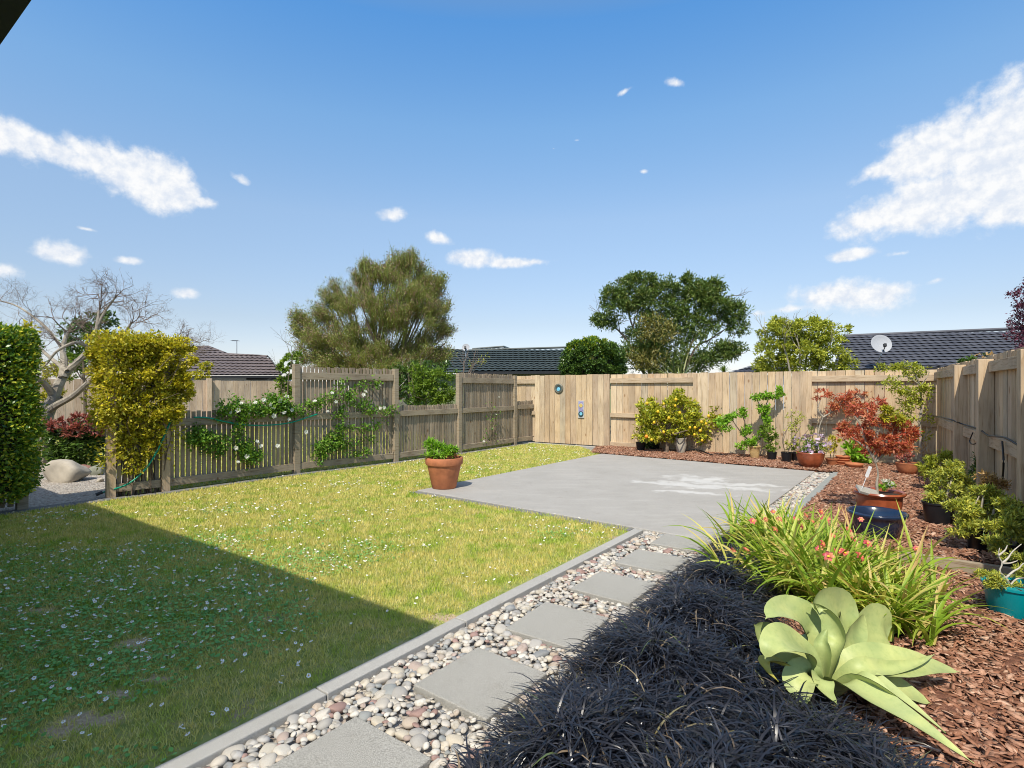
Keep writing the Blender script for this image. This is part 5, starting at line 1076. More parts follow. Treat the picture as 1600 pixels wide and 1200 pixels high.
# round terracotta bowl with reddish plant
potted('potted_plant', 'round terracotta bowl with dull red plant left of the junipers', 'potted plant', 1418, 741, 15.5, .19, M['terracotta'], 'bowl', [((1416, 715), 15, 10, 300)], (.05, .018), 'redbrown', [(1410, 710), (1420, 705)], sub=14)
# small stones near it; tall slender tree
x, y, _ = G(1441, 737); t2 = thing('slender_tree', 'tall slender sparse yellow green tree near the back right corner', 'tree', (x, y, 0))
g = MB(); g.tube(spline([P(1440, 737, y), P(1439, 700, y), P(1437, 660, y), P(1440, 635, y), P(1436, 600, y), P(1425, 575, y), P(1412, 562, y)], 30), list(np.linspace(.028, .008, 30)), 7)
for pl in [[(1438, 665), (1425, 650), (1405, 645)], [(1438, 650), (1450, 640), (1452, 620)], [(1438, 620), (1420, 610), (1400, 605), (1380, 600)], [(1436, 605), (1448, 590), (1452, 580)], [(1430, 580), (1405, 572), (1380, 570), (1365, 565)], [(1436, 600), (1415, 588), (1400, 590)], [(1437, 640), (1425, 632), (1415, 620)], [(1439, 690), (1450, 675), (1458, 665)]]: g.tube(spline([P(*a, y) for a in pl], 10), list(np.linspace(.01, .003, 10)), 5)
g.build('trunk', M['palebark'], t2)
foliage('crown', [bpx((1400, 572), 36, 9, y, 480), bpx((1430, 580), 24, 14, y, 380), bpx((1420, 605), 32, 16, y, 620), bpx((1425, 635), 24, 18, y, 480), bpx((1395, 600), 22, 10, y, 240), bpx((1445, 615), 16, 20, y, 240), bpx((1412, 655), 18, 12, y, 260), bpx((1448, 650), 13, 12, y, 100), bpx((1440, 680), 16, 12, y, 90)], .055, .024, L['ygreen'], t2, sub=14, spread=.35)
shrub('shrub', 'dry brown stalks at the foot of the back fence right of the slender tree', 'shrub', (1452, 740), [((1425, 705), 22, 16, 120), ((1450, 710), 16, 18, 130)], (.06, .01), 'brown', [(1420, 700), (1440, 690), (1460, 700), (1470, 690)], r=.005, sub=12)
# --- junipers and shrubs along the right fence
def juniper(label, base, rpx, h, blobs, col='juniper', potmat='blackpot', n=1.0, grp='potted conifers by the right fence', tips=None, cat='potted conifer'):
    x, y, _ = G(*base, .03); t3 = thing('potted_conifer', label, cat, (x, y, .03), grp); pot(t3, x, y, rpx*y/F, h, M[potmat], 'plain', .03)
    stems(t3, (x, y, h*.8), [P(b_[0][0], b_[0][1], y+(b_[4] if len(b_) > 4 else 0)) for b_ in blobs], .013, M['palebark'])
    for cl in set([b_[5] if len(b_) > 5 else col for b_ in blobs]):
        foliage('foliage', [bpx(b_[0], b_[1], b_[2], y+(b_[4] if len(b_) > 4 else 0), int(b_[3]*n)) for b_ in blobs if (b_[5] if len(b_) > 5 else col) == cl], .042, .013, L[cl], t3, sub=16, spread=.3, up=.45)
    return t3, x, y
shrub('shrub', 'yellow tipped bushy shrub at the fence behind the junipers', 'shrub', (1452, 770), [((1462, 722), 24, 16, 700), ((1452, 735), 18, 14, 420), ((1485, 715), 22, 14, 600)], (.06, .018), 'ygreen', [(1462, 720), (1485, 712)], sub=18)
juniper('bushy yellow green conifer in a black pot, farthest left of the row', (1466, 818), 21, .22, [((1480, 745), 30, 20, 2000, .1), ((1470, 772), 24, 20, 1700), ((1500, 765), 26, 22, 1500, .1), ((1490, 730), 18, 12, 600, .15), ((1475, 790), 20, 10, 600, 0, 'junblue')])
juniper('dark green upright conifer against the fence between the two thick posts', (1524, 800), 10, .15, [((1524, 740), 13, 30, 700, .3), ((1520, 765), 16, 18, 450, .3)], 'dark')
juniper('wide olive conifer in a grey pot behind the timber edging board', (1527, 860), 14, .2, [((1530, 775), 36, 22, 1900, .15), ((1510, 800), 34, 20, 1800), ((1545, 800), 34, 24, 1700, .1), ((1505, 825), 24, 14, 700, -.05), ((1555, 760), 20, 14, 500, .2, 'brown'), ((1542, 748), 14, 12, 300, .2, 'brown')])
juniper('olive conifer with hanging sprays at the right edge of the picture', (1580, 890), 15, .2, [((1590, 800), 34, 24, 1800, .1), ((1570, 830), 32, 22, 1500), ((1610, 820), 30, 34, 1700), ((1555, 850), 20, 12, 500, -.05), ((1600, 860), 26, 16, 700)])
x, y, _ = G(1545, 800); t3 = thing('conifer_spray', 'long arching yellow green branch reaching across the right fence', 'shrub', (x, y, 0))
g = MB(); arc = [P(1580, 790, y-.1), P(1573, 765, y-.1), P(1560, 742, y-.1), P(1556, 728, y-.1)]; g.tube(spline(arc, 16), list(np.linspace(.012, .005, 16)), 6); arc2 = spline([P(1556, 728, y-.1), P(1575, 732, y-.15), P(1592, 724, y-.2), P(1612, 708, y-.3)], 24); g.tube(arc2, .004, 5); arc3 = spline([P(1556, 728, y-.1), P(1545, 726, y-.1), P(1530, 735, y-.1), P(1522, 748, y-.1)], 14); g.tube(arc3, .004, 5); g.build('stem', M['palebark'], t3)
p = np.concatenate([np.repeat(np.array(arc2), 22, 0), np.repeat(np.array(arc3), 18, 0)]); p = p+rs.normal(0, .018, p.shape); V, Fc = leaf_quads(p, .04, .014, None, 0, .4); npmesh('foliage', V, Fc, L['juniper'], t3)
# teal pot with bonsai
x, y, _ = G(1583, 958); t3 = thing('potted_bonsai', 'turquoise pot with pale twisted juniper bonsai in the bark mulch', 'potted tree', (x, y, 0))
pot(t3, x, y, .152, .185, M['teal'], 'plain', 0)
g = MB(); M['deadwood'] = plain('bleached_wood', (.50, .46, .40), .8, .15, 14)
for pl in [[(1578, 915), (1572, 903), (1562, 893), (1566, 880), (1560, 868), (1562, 856)], [(1566, 880), (1575, 872), (1582, 862), (1596, 850)], [(1572, 903), (1583, 893), (1592, 888), (1600, 880), (1612, 884)], [(1566, 880), (1578, 880), (1590, 876)], [(1578, 915), (1588, 905), (1600, 903)], [(1560, 868), (1570, 860), (1574, 852)]]: g.tube(spline([P(*a, y) for a in pl], 12), list(np.linspace(.007, .002, 12)), 6)
g.build('trunk', M['deadwood'], t3, smooth=True)
foliage('foliage', [bpx((1545, 903), 20, 13, y-.05, 1000), bpx((1560, 912), 16, 7, y-.08, 350), bpx((1600, 895), 20, 12, y+.08, 700), bpx((1585, 915), 16, 6, y, 200), bpx((1592, 868), 14, 8, y+.15, 260), bpx((1570, 870), 12, 8, y+.2, 150)], .022, .007, L['juniper'], t3, sub=14, spread=.35)
# white jumble of small pots hint behind
# ================================================================== HEDGE, ARCH CLIMBER AND ROSES
def boxfoliage(name, c, ex, ey, ez, n, l, w_, mat, parent, rough=.09, shell=True):
    """leaves over the skin of a clipped block"""
    c, ex, ey, ez = map(np.array, (c, ex, ey, ez)); q = rs.uniform(-1, 1, (n, 3)); f = rs.randint(0, 5, n); ax = np.array([0, 0, 1, 1, 2])[f]; sg = np.array([-1, 1, -1, 1, 1])[f]
    q[np.arange(n), ax] = sg*(1-np.abs(rs.normal(0, .12, n)))
    lump = rough*(np.sin(q[:, 0]*9+q[:, 2]*5)+np.sin(q[:, 2]*11-q[:, 1]*6))*.5
    # round the corners
    m_ = np.linalg.norm(np.clip(np.abs(q)-.72, 0, 1), axis=1, keepdims=True); q = q*(1-np.clip(m_-.28, 0, 1)*.7)
    out = nrm(q[:, :1]*ex+q[:, 1:2]*ey+q[:, 2:]*ez); p = c+q[:, :1]*ex+q[:, 1:2]*ey+q[:, 2:]*ez+out*lump[:, None]+rs.normal(0, .02, (n, 3))
    V, Fc = leaf_quads(p, l, w_, out, .9, .2); V[:, 2] = np.maximum(V[:, 2], .01); return npmesh(name, V, Fc, mat, parent)
hc = FP[0]-u*2.12-vv*.0; t2 = thing('hedge', 'tall clipped dark green climber hedge at the left edge', 'hedge', (*hc, 0))
boxfoliage('foliage', (*hc, 1.12), (*(u*1.38), 0), (*(vv*.30), 0), (0, 0, .98), 62000, .045, .024, L['hedge'], t2, rough=.05)
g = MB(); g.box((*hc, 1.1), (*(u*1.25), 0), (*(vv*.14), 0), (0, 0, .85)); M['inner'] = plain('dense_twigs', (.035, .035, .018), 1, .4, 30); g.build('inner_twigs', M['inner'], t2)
p, o_ = blob((*(hc+u*1.3), 1.75), (.12, .25, .4), 900, sub=20); V, Fc = leaf_quads(p, .05, .028, o_); npmesh('foliage', V, Fc, L['yel'], t2)  # yellow leaves put in as sunlit brightness on the hedge's upper end
ac = (FP[0]+FP[1])/2; t2 = thing('climbing_shrub', 'yellow leaved climber covering the frame right of the gateway', 'climber', (*ac, 0))
Ya = ac[1]
foliage('foliage', [bpx((178, 552), 34, 26, Ya-.15, 5200), bpx((225, 548), 36, 24, Ya, 5200), bpx((268, 560), 34, 30, Ya+.2, 4600), bpx((175, 590), 32, 26, Ya-.15, 3800), bpx((225, 590), 36, 28, Ya, 4200), bpx((272, 600), 30, 28, Ya+.2, 3000), bpx((185, 632), 26, 26, Ya-.15, 2400), bpx((232, 635), 34, 26, Ya, 3000), bpx((265, 645), 22, 20, Ya+.15, 1200), bpx((205, 668), 24, 20, Ya-.1, 1200), bpx((215, 700), 22, 26, Ya-.05, 760), bpx((192, 690), 12, 20, Ya-.15, 300), bpx((210, 730), 14, 14, Ya-.1, 180), bpx((245, 680), 14, 18, Ya+.05, 400)], .045, .027, L['arch'], t2, sub=34, spread=.24, shell=.85)
boxfoliage('foliage', (*(ac-vv*.02+u*.02), 1.50), (*(u*.44), 0), (*(vv*.27), 0), (0, 0, .58), 11000, .045, .026, L['arch'], t2, rough=.10)
boxfoliage('foliage', (*(ac-vv*.0), .78), (*(u*.30), 0), (*(vv*.13), 0), (0, 0, .30), 2600, .045, .026, L['arch'], t2, rough=.25)
g = MB()
for _ in range(46):
    a = FP[0]+(FP[1]-FP[0])*rs.uniform(.05, .95)-vv*rs.uniform(-.05, .1); top = P(rs.uniform(160, 285), rs.uniform(540, 640), Ya+rs.uniform(-.1, .2)); g.tube(spline([(*a, 0), (*(a+rs.normal(0, .05, 2)), .5), (*(a+rs.normal(0, .08, 2)), 1.0), top], 12), list(np.linspace(.009, .003, 12)), 5)
g.build('stem', M['bark'], t2)
# arch frame posts inside the climber
g = MB()
for q_ in (FP[0], FP[1]): g.box((*(q_-vv*.0), 1.5), (*(u*.05), 0), (*(vv*.048), 0), (0, 0, .46))
beam(g, FP[0]+u*.0, FP[1], vv, -.02, .03, 1.70, 1.79); beam(g, FP[0], FP[1], vv, -.02, .03, 1.25, 1.33)
g.build('frame', M['picket_rail'], t2)
def rose(label, i, pts, n, base, flowers, off=.06):
    """climbing rose: canes and foliage following the fence between the given photo points"""
    x, y = base; t3 = thing('climbing_rose', label, 'climbing rose', (x, y, 0), 'climbing roses on the batten fence'); g = MB(); ps = []
    for pl in pts:
        q = spline([P(a, b_, on_f(a, i if len(pl[0]) < 3 else pl[0][2], off+rs.uniform(-.02, .06))) for (a, b_) in [p_[:2] for p_ in pl]], 16); g.tube(q, list(np.linspace(.007, .003, 16)), 5); ps.append(np.array(q))
    g.build('stem', M['bark'], t3); P_ = np.concatenate(ps); k = rs.randint(0, len(P_), 40*len(pts)); c = P_[k]+rs.normal(0, .045, (len(k), 3)); q = np.repeat(c, n//len(c)+1, 0)[:n]; q = q+rs.normal(0, .035, q.shape)
    V, Fc = leaf_quads(q, .05, .032, None, 0, .3); npmesh('foliage', V, Fc, L['rose'], t3)
    for (a, b_) in flowers:
        c = np.array(P(a, b_, on_f(a, i, off+.12))); fc_ = nrm(np.array([.5, -.8, .5])+rs.normal(0, .4, 3)); e1_ = nrm(np.cross(fc_, [0, 0, 1.])); e2_ = np.cross(fc_, e1_); r = rs.uniform(.026, .042); V = []; Fs = []
        for ring, (kk2, rr2, hh2) in enumerate([(5, 1, .15), (5, .6, .45)]):
            for j in range(kk2):
                tt = 6.2832*j/kk2+ring*.6; d_ = e1_*math.cos(tt)+e2_*math.sin(tt); s_ = np.cross(d_, fc_); b0 = len(V); V += [c, c+d_*r*rr2*.7+s_*r*.45*rr2+fc_*r*hh2, c+d_*r*rr2*1.05+fc_*r*(hh2+.1), c+d_*r*rr2*.7-s_*r*.45*rr2+fc_*r*hh2]; Fs.append((b0, b0+1, b0+2, b0+3))
        npmesh('flower', np.array(V), np.array(Fs), L['white'], t3)
rose('climbing rose with white flowers sprawling over the low panel right of the yellow climber', 1,
     [[(455, 640), (420, 632), (390, 636), (350, 645)], [(450, 632), (430, 640), (400, 645), (365, 640)], [(380, 650), (372, 665), (378, 690), (388, 712)], [(455, 645), (440, 630), (425, 625)], [(310, 670), (312, 690), (335, 700), (350, 695)], [(300, 690), (320, 685), (345, 690)], [(375, 700), (390, 715), (398, 710)], [(345, 648), (365, 632), (400, 640), (445, 636)]], 5200, tuple(FP[2]+vv*.1-u*.3),
     [(372, 641), (361, 645), (377, 630), (399, 629), (422, 632), (427, 638), (437, 626), (444, 645), (428, 650), (448, 620), (408, 697), (434, 697), (369, 700), (386, 713), (402, 690), (372, 722), (456, 641), (388, 648), (412, 625), (452, 655)])
rose('climbing rose with few white flowers on the first tall panel', 2,
     [[(468, 640), (490, 632), (520, 620), (535, 600)], [(480, 645), (510, 625), (545, 625), (575, 632)], [(545, 620), (560, 605), (590, 600)], [(560, 640), (585, 640), (618, 638)], [(500, 708), (520, 690), (550, 690), (580, 680)], [(500, 695), (530, 700), (560, 705), (580, 700)], [(510, 690), (540, 670), (595, 665)], [(500, 720), (505, 700), (530, 690)], [(530, 640), (528, 660), (533, 690)]], 3500, tuple(FP[3]+vv*.1-u*.9),
     [(519, 614), (525, 628), (571, 612), (568, 617), (593, 603), (594, 638), (600, 637), (492, 627), (478, 675), (512, 643)])
rose('thin rose cane with a single white bloom on the second tall panel', 4, [[(768, 690), (765, 660), (770, 640), (765, 630)], [(755, 690), (762, 670), (775, 650)], [(775, 690), (772, 670), (778, 640)]], 110, tuple(FP[4]+u*1.1+vv*.1), [(756, 690), (775, 648), (779, 621)])
# ================================================================== SHRUBS, STONES AND TREES BEYOND THE BATTEN FENCE
t2, x, y = shrub('shrub', 'dark shrub with red young leaves seen through the gateway', 'shrub', (112, 732), [((100, 690), 34, 26, 1700), ((130, 685), 32, 26, 1500), ((112, 712), 46, 14, 1100), ((150, 700), 20, 26, 700)], (.095, .042), 'dark', [(90, 680), (110, 670), (135, 675), (150, 680)], sub=30)
foliage('foliage', [bpx((90, 665), 26, 12, y-.2, 260), bpx((135, 660), 24, 14, y-.2, 320), bpx((110, 672), 34, 10, y-.3, 240), bpx((152, 665), 12, 16, y-.2, 130)], .085, .035, L['redbrown'], t2, sub=14, up=.8)
M['rock'] = plain('pale_rock', (.42, .38, .32), .9, .22, 5, .6); M['redrock'] = plain('red_rock', (.30, .16, .13), .9, .25, 7, .5); M['greenrock'] = plain('green_grey_rock', (.24, .25, .20), .9, .25, 7, .5)
for (px, py, rx, rz, mt, lb) in [((105), 750, 40, 24, 'rock', 'large pale boulder on the gravel beyond the gateway'), (132, 736, 11, 8, 'redrock', 'small reddish rock behind the large pale boulder'), (151, 741, 13, 11, 'greenrock', 'green grey rock between the boulder and the gate post'), (157, 752, 6, 4, 'rock', 'tiny pale stone beside the gate post')]:
    x, y, _ = G(px, py); r_ = np.random.RandomState(px+3); q = IV3.copy()
    for _ in range(14):
        n_v = nrm(r_.normal(size=3)); s_v = q@n_v; q -= n_v[None]*np.maximum(s_v-r_.uniform(.6, .9), 0)[:, None]*.95
    q = q*(1+.03*np.sin(q[:, :1]*7+q[:, 1:2]*9))*np.array([rx*y/F, rx*y/F*.7, rz*y/F]); o = npmesh('rock', q+np.array([x, y, rz*y/F*.45]), IF3, M[mt], smooth=True); tag(o, lb, 'rock')
# bare magnolia
Y0 = 9.6; t2 = thing('bare_tree', 'pale barked leafless tree with many fine twigs at left', 'tree', (*P(68, 608, Y0)[:2], 0)); g = MB(); TW = MB(); tips = []
def limb(pl, r0, r1, depth=4, L0=.5, n=3):
    q = np.array(spline([P(a, b_, Y0+c) for a, b_, c in pl], 14)); g.tube(q, list(np.linspace(r0, r1, 14)), 8, cap=False)
    d = nrm(q[-1]-q[-3]); 
    for k_ in range(n): grow(TW, q[-1], d*[1.4, 1, .55]+rs.normal(size=3)*.5, L0*.72, r1*.55, depth+1, .75, .03, (2, 4), 5, .74, .70, tips)
    for k_ in range(n): 
        i = rs.randint(7, 13); grow(TW, q[i], nrm(q[i]-q[i-2])+rs.normal(size=3)*.8+[0, 0, .1], L0*.55, r1*.45, depth, .75, .08, (2, 4), 4, .74, .70, tips)
limb([(66, 730, 0), (68, 690, 0), (72, 650, 0), (88, 618, 0)], .13, .10, 2, .3, 0)
limb([(70, 645, 0), (90, 632, -.1), (115, 618, -.2), (140, 596, -.3), (160, 580, -.4)], .07, .03, 4, .38, 2)
limb([(84, 622, 0), (92, 600, 0), (104, 582, .1), (125, 562, .1), (145, 540, .0), (152, 510, 0), (155, 485, 0)], .09, .022, 4, .42, 3)
limb([(98, 590, 0), (100, 565, .1), (98, 545, .2), (105, 520, .3)], .07, .025, 4, .4, 3)
limb([(84, 620, 0), (72, 602, -.2), (58, 590, -.4), (40, 575, -.5)], .06, .025, 4, .42, 2)
limb([(105, 580, 0), (80, 560, .2), (60, 540, .3), (50, 512, .4)], .04, .014, 4, .45, 3)
limb([(140, 545, 0), (120, 535, -.2), (90, 548, -.3), (72, 570, -.3)], .035, .015, 3, .3, 2)
limb([(125, 562, .1), (150, 548, 0), (185, 530, -.1), (205, 505, -.2)], .04, .016, 4, .36, 3)
limb([(152, 510, 0), (165, 485, 0), (180, 465, -.1)], .025, .014, 3, .32, 3)
limb([(185, 530, -.1), (225, 535, 0), (262, 535, .1), (275, 530, .1)], .025, .018, 4, .30, 3)
limb([(275, 532, .1), (290, 528, .1), (305, 533, .1)], .012, .008, 3, .3, 2)
limb([(98, 545, .2), (70, 510, .4), (30, 480, .6), (0, 470, .8)], .03, .010, 4, .36, 3)
TW.build('twigs', M['twig'], t2)
g.build('trunk', M['palebark'], t2)
def treeobj(name, label, base, Y, lf, col, blobs, trunks, dens=1, mat='bark', grp='trees beyond the fences', tr=.05, **k):
    bx = P(base, 608, Y); t3 = thing(name, label, 'tree', (bx[0], bx[1], 0), grp); g = MB()
    for tl in trunks:
        q = spline([bx[:2]+(0,)]+[P(a, b_, Y+rs.uniform(-.3, .3)) for a, b_ in tl], 14); g.tube(q, list(np.linspace(tr, tr*.3, 14)), 6)
        for _ in range(3): i = rs.randint(6, 13); grow(g, q[i], nrm(q[i]-q[i-2])+rs.normal(size=3)*.5, .5, tr*.35, 2, .6, .2, (2, 3), 4)
    g.build('trunk', M[mat], t3)
    for cl in dict.fromkeys([(b_[5] if len(b_) > 5 else col) for b_ in blobs]):
        foliage('crown', [bpx(b_[0], b_[1], b_[2], Y+(b_[4] if len(b_) > 4 else 0), int(b_[3]*dens)) for b_ in blobs if (b_[5] if len(b_) > 5 else col) == cl], lf[0], lf[1], L[cl], t3, **k)
    return t3
# kanuka: wispy upswept sprays
Y = 17.5; bx = P(598, 608, Y); t3 = thing('wispy_tree', 'big olive brown tree with fine upswept foliage behind the tall batten panel', 'tree', (bx[0], bx[1], 0), 'trees beyond the fences'); g = MB(); root = np.array([bx[0], bx[1], 1.0])
kb = [((500, 505), 32, 30, -.3), ((530, 470), 34, 32, 0), ((530, 530), 46, 32, -.4), ((575, 445), 40, 36, 0), ((620, 430), 42, 32, .2), ((665, 450), 38, 36, .2), ((590, 500), 52, 42, -.7), ((640, 490), 46, 42, -.5), ((682, 490), 28, 32, .2), ((560, 550), 60, 24, -.6), ((650, 545), 46, 28, -.2), ((485, 540), 24, 22, -.2), ((612, 560), 46, 22, -.5), ((470, 500), 14, 18, -.2), ((692, 525), 20, 18, .1), ((500, 565), 40, 18, -.3), ((540, 575), 50, 14, -.5), ((600, 578), 60, 12, -.6), ((680, 560), 26, 18, 0), ((475, 520), 22, 24, -.1), ((640, 420), 24, 20, .1)]
g.tube([(bx[0], bx[1], 0), (bx[0], bx[1], 1.2)], [.2, .16], 8)
ks = []
for (c, rx, ry, dy) in kb:
    for _ in range(3):
        e = np.array(P(c[0]+rs.uniform(-.6, .6)*rx, c[1]+rs.uniform(-.6, .5)*ry, Y+dy+rs.uniform(-.4, .4))); q = spline([root, root*.6+e*.4+rs.normal(0, .15, 3)-[0, 0, .1], e], 12); g.tube(q, list(np.linspace(.07, .012, 12)), 5)
    n = int(rx*ry*1.05); p, o_ = blob(P(*c, Y+dy), (rx*Y/F, rx*Y/F*.9, ry*Y/F), n, sub=30, spread=.26, shell=.7); ks.append(p)
g.build('trunk', M['bark'], t3)
p = np.concatenate(ks); n = len(p); dirv = nrm(p-root+rs.normal(0, .35, p.shape)+np.array([0, 0, .5])); dirv = nrm(dirv+rs.normal(0, .25, p.shape))
azm = np.arctan2(dirv[:, 1], dirv[:, 0]); el_ = np.arcsin(dirv[:, 2]); brn = rs.uniform(size=n) < .26
for sel, cl in ((~brn, 'kanuka'), (brn, 'kanukab')):
    V, Fc = ribbons(p[sel]-dirv[sel]*.1, azm[sel], el_[sel], el_[sel]-rs.uniform(0, .5, sel.sum()), rs.uniform(.2, .42, sel.sum())*rs.choice([1, 1, 1, 1.8], sel.sum()), rs.uniform(.008, .016, sel.sum()), 3, .3); npmesh('crown', V, Fc, L[cl], t3)
    # small leaf tufts along the sprays
    q = np.repeat(p[sel]+dirv[sel]*rs.uniform(0, .3, (sel.sum(), 1)), 6, 0); q = q+rs.normal(0, .04, q.shape); V, Fc = leaf_quads(q, .06, .020, np.repeat(dirv[sel], 6, 0), 1.2, .2); npmesh('crown', V, Fc, L[cl], t3)
# small green bush by the tall post
treeobj('shrub', 'light green bush rising just left of the tallest post', 448, 12.5, (.09, .05), 'green', [((448, 575), 16, 18, 380), ((440, 600), 13, 20, 260), ((462, 560), 16, 13, 200), ((455, 610), 12, 14, 160), ((450, 625), 14, 10, 100, 0, 'brown')], [[(450, 600), (455, 570)], [(440, 600)]], tr=.02, sub=12, grp='shrubs beyond the batten fence')
treeobj('shrub', 'rounded glossy green shrub in the gap between the tall panels', 668, 13.5, (.09, .035), 'green', [((672, 590), 30, 22, 1500), ((660, 612), 24, 22, 1200), ((690, 610), 24, 24, 1100), ((655, 580), 18, 14, 400), ((690, 625), 22, 12, 500), ((650, 628), 20, 12, 300, 0, 'dark'), ((675, 600), 30, 30, 500, .3, 'dark')], [[(665, 600)]], tr=.03, sub=26, grp='shrubs beyond the batten fence')
t3 = thing('shrub', 'thin bare branching shrub in front of the dark green roof', 'shrub', (*P(735, 608, 13)[:2], 0), 'shrubs beyond the batten fence'); g = MB()
for _ in range(7): grow(g, P(730+rs.uniform(-6, 8), 590, 13), [rs.uniform(-.4, .9), 0, 1], .32, .010, 2, .5, .2, (2, 2), 4)
for _ in range(3): g.tube([(*P(733, 608, 13)[:2], 0), P(733, 590, 13)], .012, 5)
g.build('stem', M['twig'], t3); foliage('foliage', [bpx((750, 562), 22, 12, 13, 40), bpx((740, 572), 18, 12, 13, 30)], .05, .02, L['ygreen'], t3, sub=8)
t3 = thing('flax', 'purple flax behind the low panel next to the gate', 'flax', (*P(812, 608, 15)[:2], 0)); n = 26; b_ = np.tile(np.array([*P(812, 608, 15)[:2], .3]), (n, 1))+rs.normal(0, .04, (n, 3)); V, Fc = ribbons(b_, rs.uniform(0, 6.28, n), rs.uniform(1.0, 1.5, n), rs.uniform(-.1, 1.2, n), rs.uniform(.5, .95, n), np.full(n, .04), 6, .2, fold=.4); npmesh('foliage', V, Fc, L['flaxred'], t3)
treeobj('clipped_bush', 'big round clipped dark green bush behind the gate', 925, 17, (.085, .042), 'dark', [((915, 558), 36, 26, 4200, 0, 'dark'), ((940, 560), 36, 28, 4200), ((925, 548), 38, 20, 3200, 0, 'hedge'), ((926, 575), 50, 18, 3200), ((892, 572), 18, 18, 900), ((962, 575), 16, 18, 800)], [[(925, 570)]], dens=1.7, tr=.08, sub=140, spread=.13, shell=.95)
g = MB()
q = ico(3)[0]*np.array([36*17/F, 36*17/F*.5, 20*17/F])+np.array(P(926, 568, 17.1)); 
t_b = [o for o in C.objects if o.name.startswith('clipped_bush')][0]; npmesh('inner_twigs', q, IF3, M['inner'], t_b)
treeobj('bushy_tree', 'large dark green tree with open crown above the back fence', 1045, 18.5, (.12, .042), 'pitt',
        [((985, 460), 38, 28, 1900), ((1000, 436), 28, 14, 800), ((960, 472), 28, 26, 1100), ((946, 500), 24, 14, 700), ((1035, 455), 34, 22, 1400), ((1030, 482), 46, 26, 1700), ((1075, 452), 22, 20, 800), ((1100, 462), 32, 24, 1500), ((1118, 478), 36, 26, 1600), ((1143, 488), 26, 20, 900), ((1110, 446), 22, 14, 600), ((1020, 520), 44, 32, 2300), ((1000, 548), 34, 28, 1300), ((1045, 548), 44, 30, 1700), ((1030, 515), 32, 24, 500, -.6, 'pittb'), ((1005, 560), 34, 18, 450, -.5, 'pittb'), ((1095, 562), 36, 18, 900), ((1125, 550), 32, 18, 900), ((1142, 540), 26, 14, 520), ((1150, 510), 20, 15, 450), ((1072, 435), 10, 10, 200), ((1072, 500), 26, 34, 1000), ((1040, 575), 64, 12, 1000), ((1095, 510), 30, 26, 800)],
        [[(1000, 540), (985, 500), (975, 460)], [(1020, 545), (1030, 500), (1040, 460)], [(1075, 550), (1095, 515), (1110, 480), (1125, 465)], [(1080, 555), (1110, 530), (1140, 510)], [(990, 550), (965, 515), (945, 500)], [(1095, 565), (1130, 555)]], dens=1.9, tr=.05, sub=38, spread=.36, shell=.72)
t3 = thing('flax', 'green flax with long pale leaves under the large dark tree', 'flax', (*P(1062, 608, 15.5)[:2], 0)); n = 70; b_ = np.tile(np.array([*P(1062, 608, 15.5)[:2], 1.2]), (n, 1))+rs.normal(0, .1, (n, 3)); V, Fc = ribbons(b_, rs.uniform(0, 6.28, n), rs.uniform(.9, 1.5, n), rs.uniform(-.6, .9, n), rs.uniform(.8, 1.6, n), np.full(n, .055), 8, .2, fold=.4); npmesh('foliage', V, Fc, L['flax'], t3)
g = MB(); g.tube([(*P(1062, 608, 15.5)[:2], 0), (*P(1062, 608, 15.5)[:2], 1.25)], .08, 6); g.build('stem', M['bark'], t3)
cx_, cy_, _ = P(1131, 608, 22); t3 = thing('cabbage_tree', 'spiky top of a palm like tree over the fence right of the large dark tree', 'tree', (cx_, cy_, 0)); n = 90; b_ = np.tile(np.array(P(1131, 580, 22)), (n, 1)); V, Fc = ribbons(b_, rs.uniform(0, 6.28, n), rs.uniform(-.2, 1.5, n), rs.uniform(-.8, 1.1, n), rs.uniform(.25, .45, n), np.full(n, .03), 4, .1); npmesh('crown', V, Fc, L['green'], t3)
g = MB(); g.tube([(cx_, cy_, 0), P(1131, 580, 22)], .07, 6); g.build('trunk', M['bark'], t3)
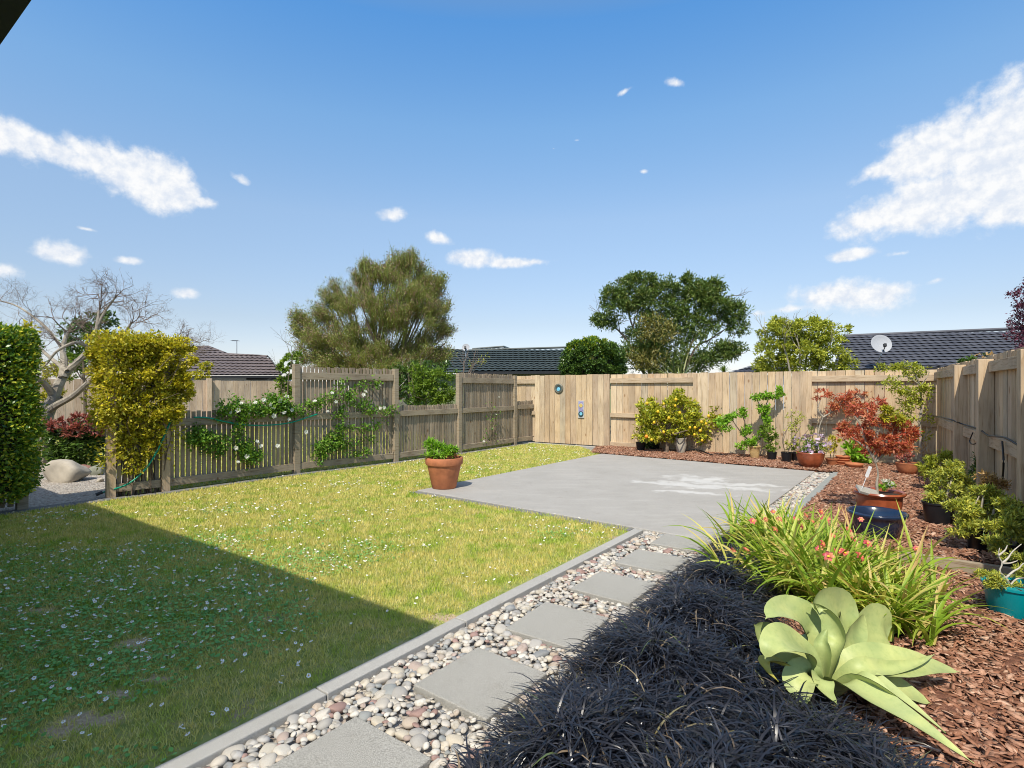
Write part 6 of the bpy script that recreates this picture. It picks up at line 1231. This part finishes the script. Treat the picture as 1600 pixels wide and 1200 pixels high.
treeobj('bushy_tree', 'yellow green rounded tree left of the slate grey roof', 1250, 16, (.10, .045), 'ygreen', [((1225, 525), 34, 22, 1300), ((1270, 520), 34, 22, 1200), ((1205, 550), 26, 24, 900), ((1245, 550), 40, 26, 1300), ((1290, 545), 34, 26, 1100), ((1310, 520), 18, 14, 300), ((1215, 505), 16, 9, 260), ((1280, 504), 20, 8, 240), ((1318, 570), 20, 12, 400), ((1195, 570), 18, 12, 400), ((1250, 572), 60, 12, 900), ((1260, 550), 40, 30, 500, .5, 'green')], [[(1230, 560), (1215, 530)], [(1260, 560), (1265, 530)], [(1285, 560), (1300, 530)], [(1250, 560), (1245, 530)]], mat='palebark', dens=1.7, tr=.04, sub=26, spread=.3, shell=.85)
treeobj('plum_tree', 'dark purple leaved tree at the right edge above the fence', 1640, 13.5, (.06, .03), 'purple', [((1610, 480), 36, 40, 2600), ((1625, 455), 34, 34, 1800), ((1600, 520), 28, 34, 1500), ((1640, 500), 44, 60, 1500)], [[(1640, 540), (1620, 480)], [(1640, 540), (1605, 510)]], tr=.06, sub=60, spread=.22)
treeobj('shrub', 'leafy shrub top showing over the right fence below the slate roof', 1540, 12, (.07, .035), 'dark', [((1525, 570), 30, 12, 900), ((1545, 562), 24, 10, 500), ((1505, 580), 16, 8, 200), ((1530, 560), 28, 8, 110, 0, 'brown')], [[(1530, 580)]], tr=.02, sub=20, grp='shrubs beyond the right fence')
treeobj('bushy_tree', 'dark green tree behind the leafless tree at left', 135, 15, (.11, .05), 'green', [((120, 525), 26, 34, 1200, 0, 'dark'), ((150, 515), 26, 24, 900, 0, 'dark'), ((130, 560), 26, 26, 800), ((165, 500), 14, 16, 300, 0, 'dark'), ((110, 580), 26, 26, 600)], [[(130, 560)]], tr=.06, sub=26)
treeobj('shrub', 'yellow green bush behind the trunk of the leafless tree', 82, 13, (.08, .04), 'yel', [((80, 580), 24, 22, 700), ((75, 610), 24, 16, 500)], [[(80, 600)]], tr=.02, sub=16, grp='shrubs beyond the batten fence')
treeobj('shrub', 'straw coloured bush in front of the brown tiled house', 318, 22, (.10, .05), 'yel', [((318, 580), 15, 13, 500), ((326, 574), 9, 9, 160), ((306, 586), 10, 8, 160)], [[(318, 590)]], tr=.03, sub=14, grp='shrubs beyond the batten fence')
treeobj('shrub', 'dark green bush low beneath the wispy olive tree', 640, 15.8, (.11, .045), 'dark', [((640, 600), 30, 30, 1500), ((625, 585), 22, 18, 700), ((660, 575), 26, 18, 700), ((690, 590), 24, 26, 700), ((650, 630), 34, 14, 500)], [[(640, 600)]], tr=.03, sub=30, grp='shrubs beyond the batten fence')
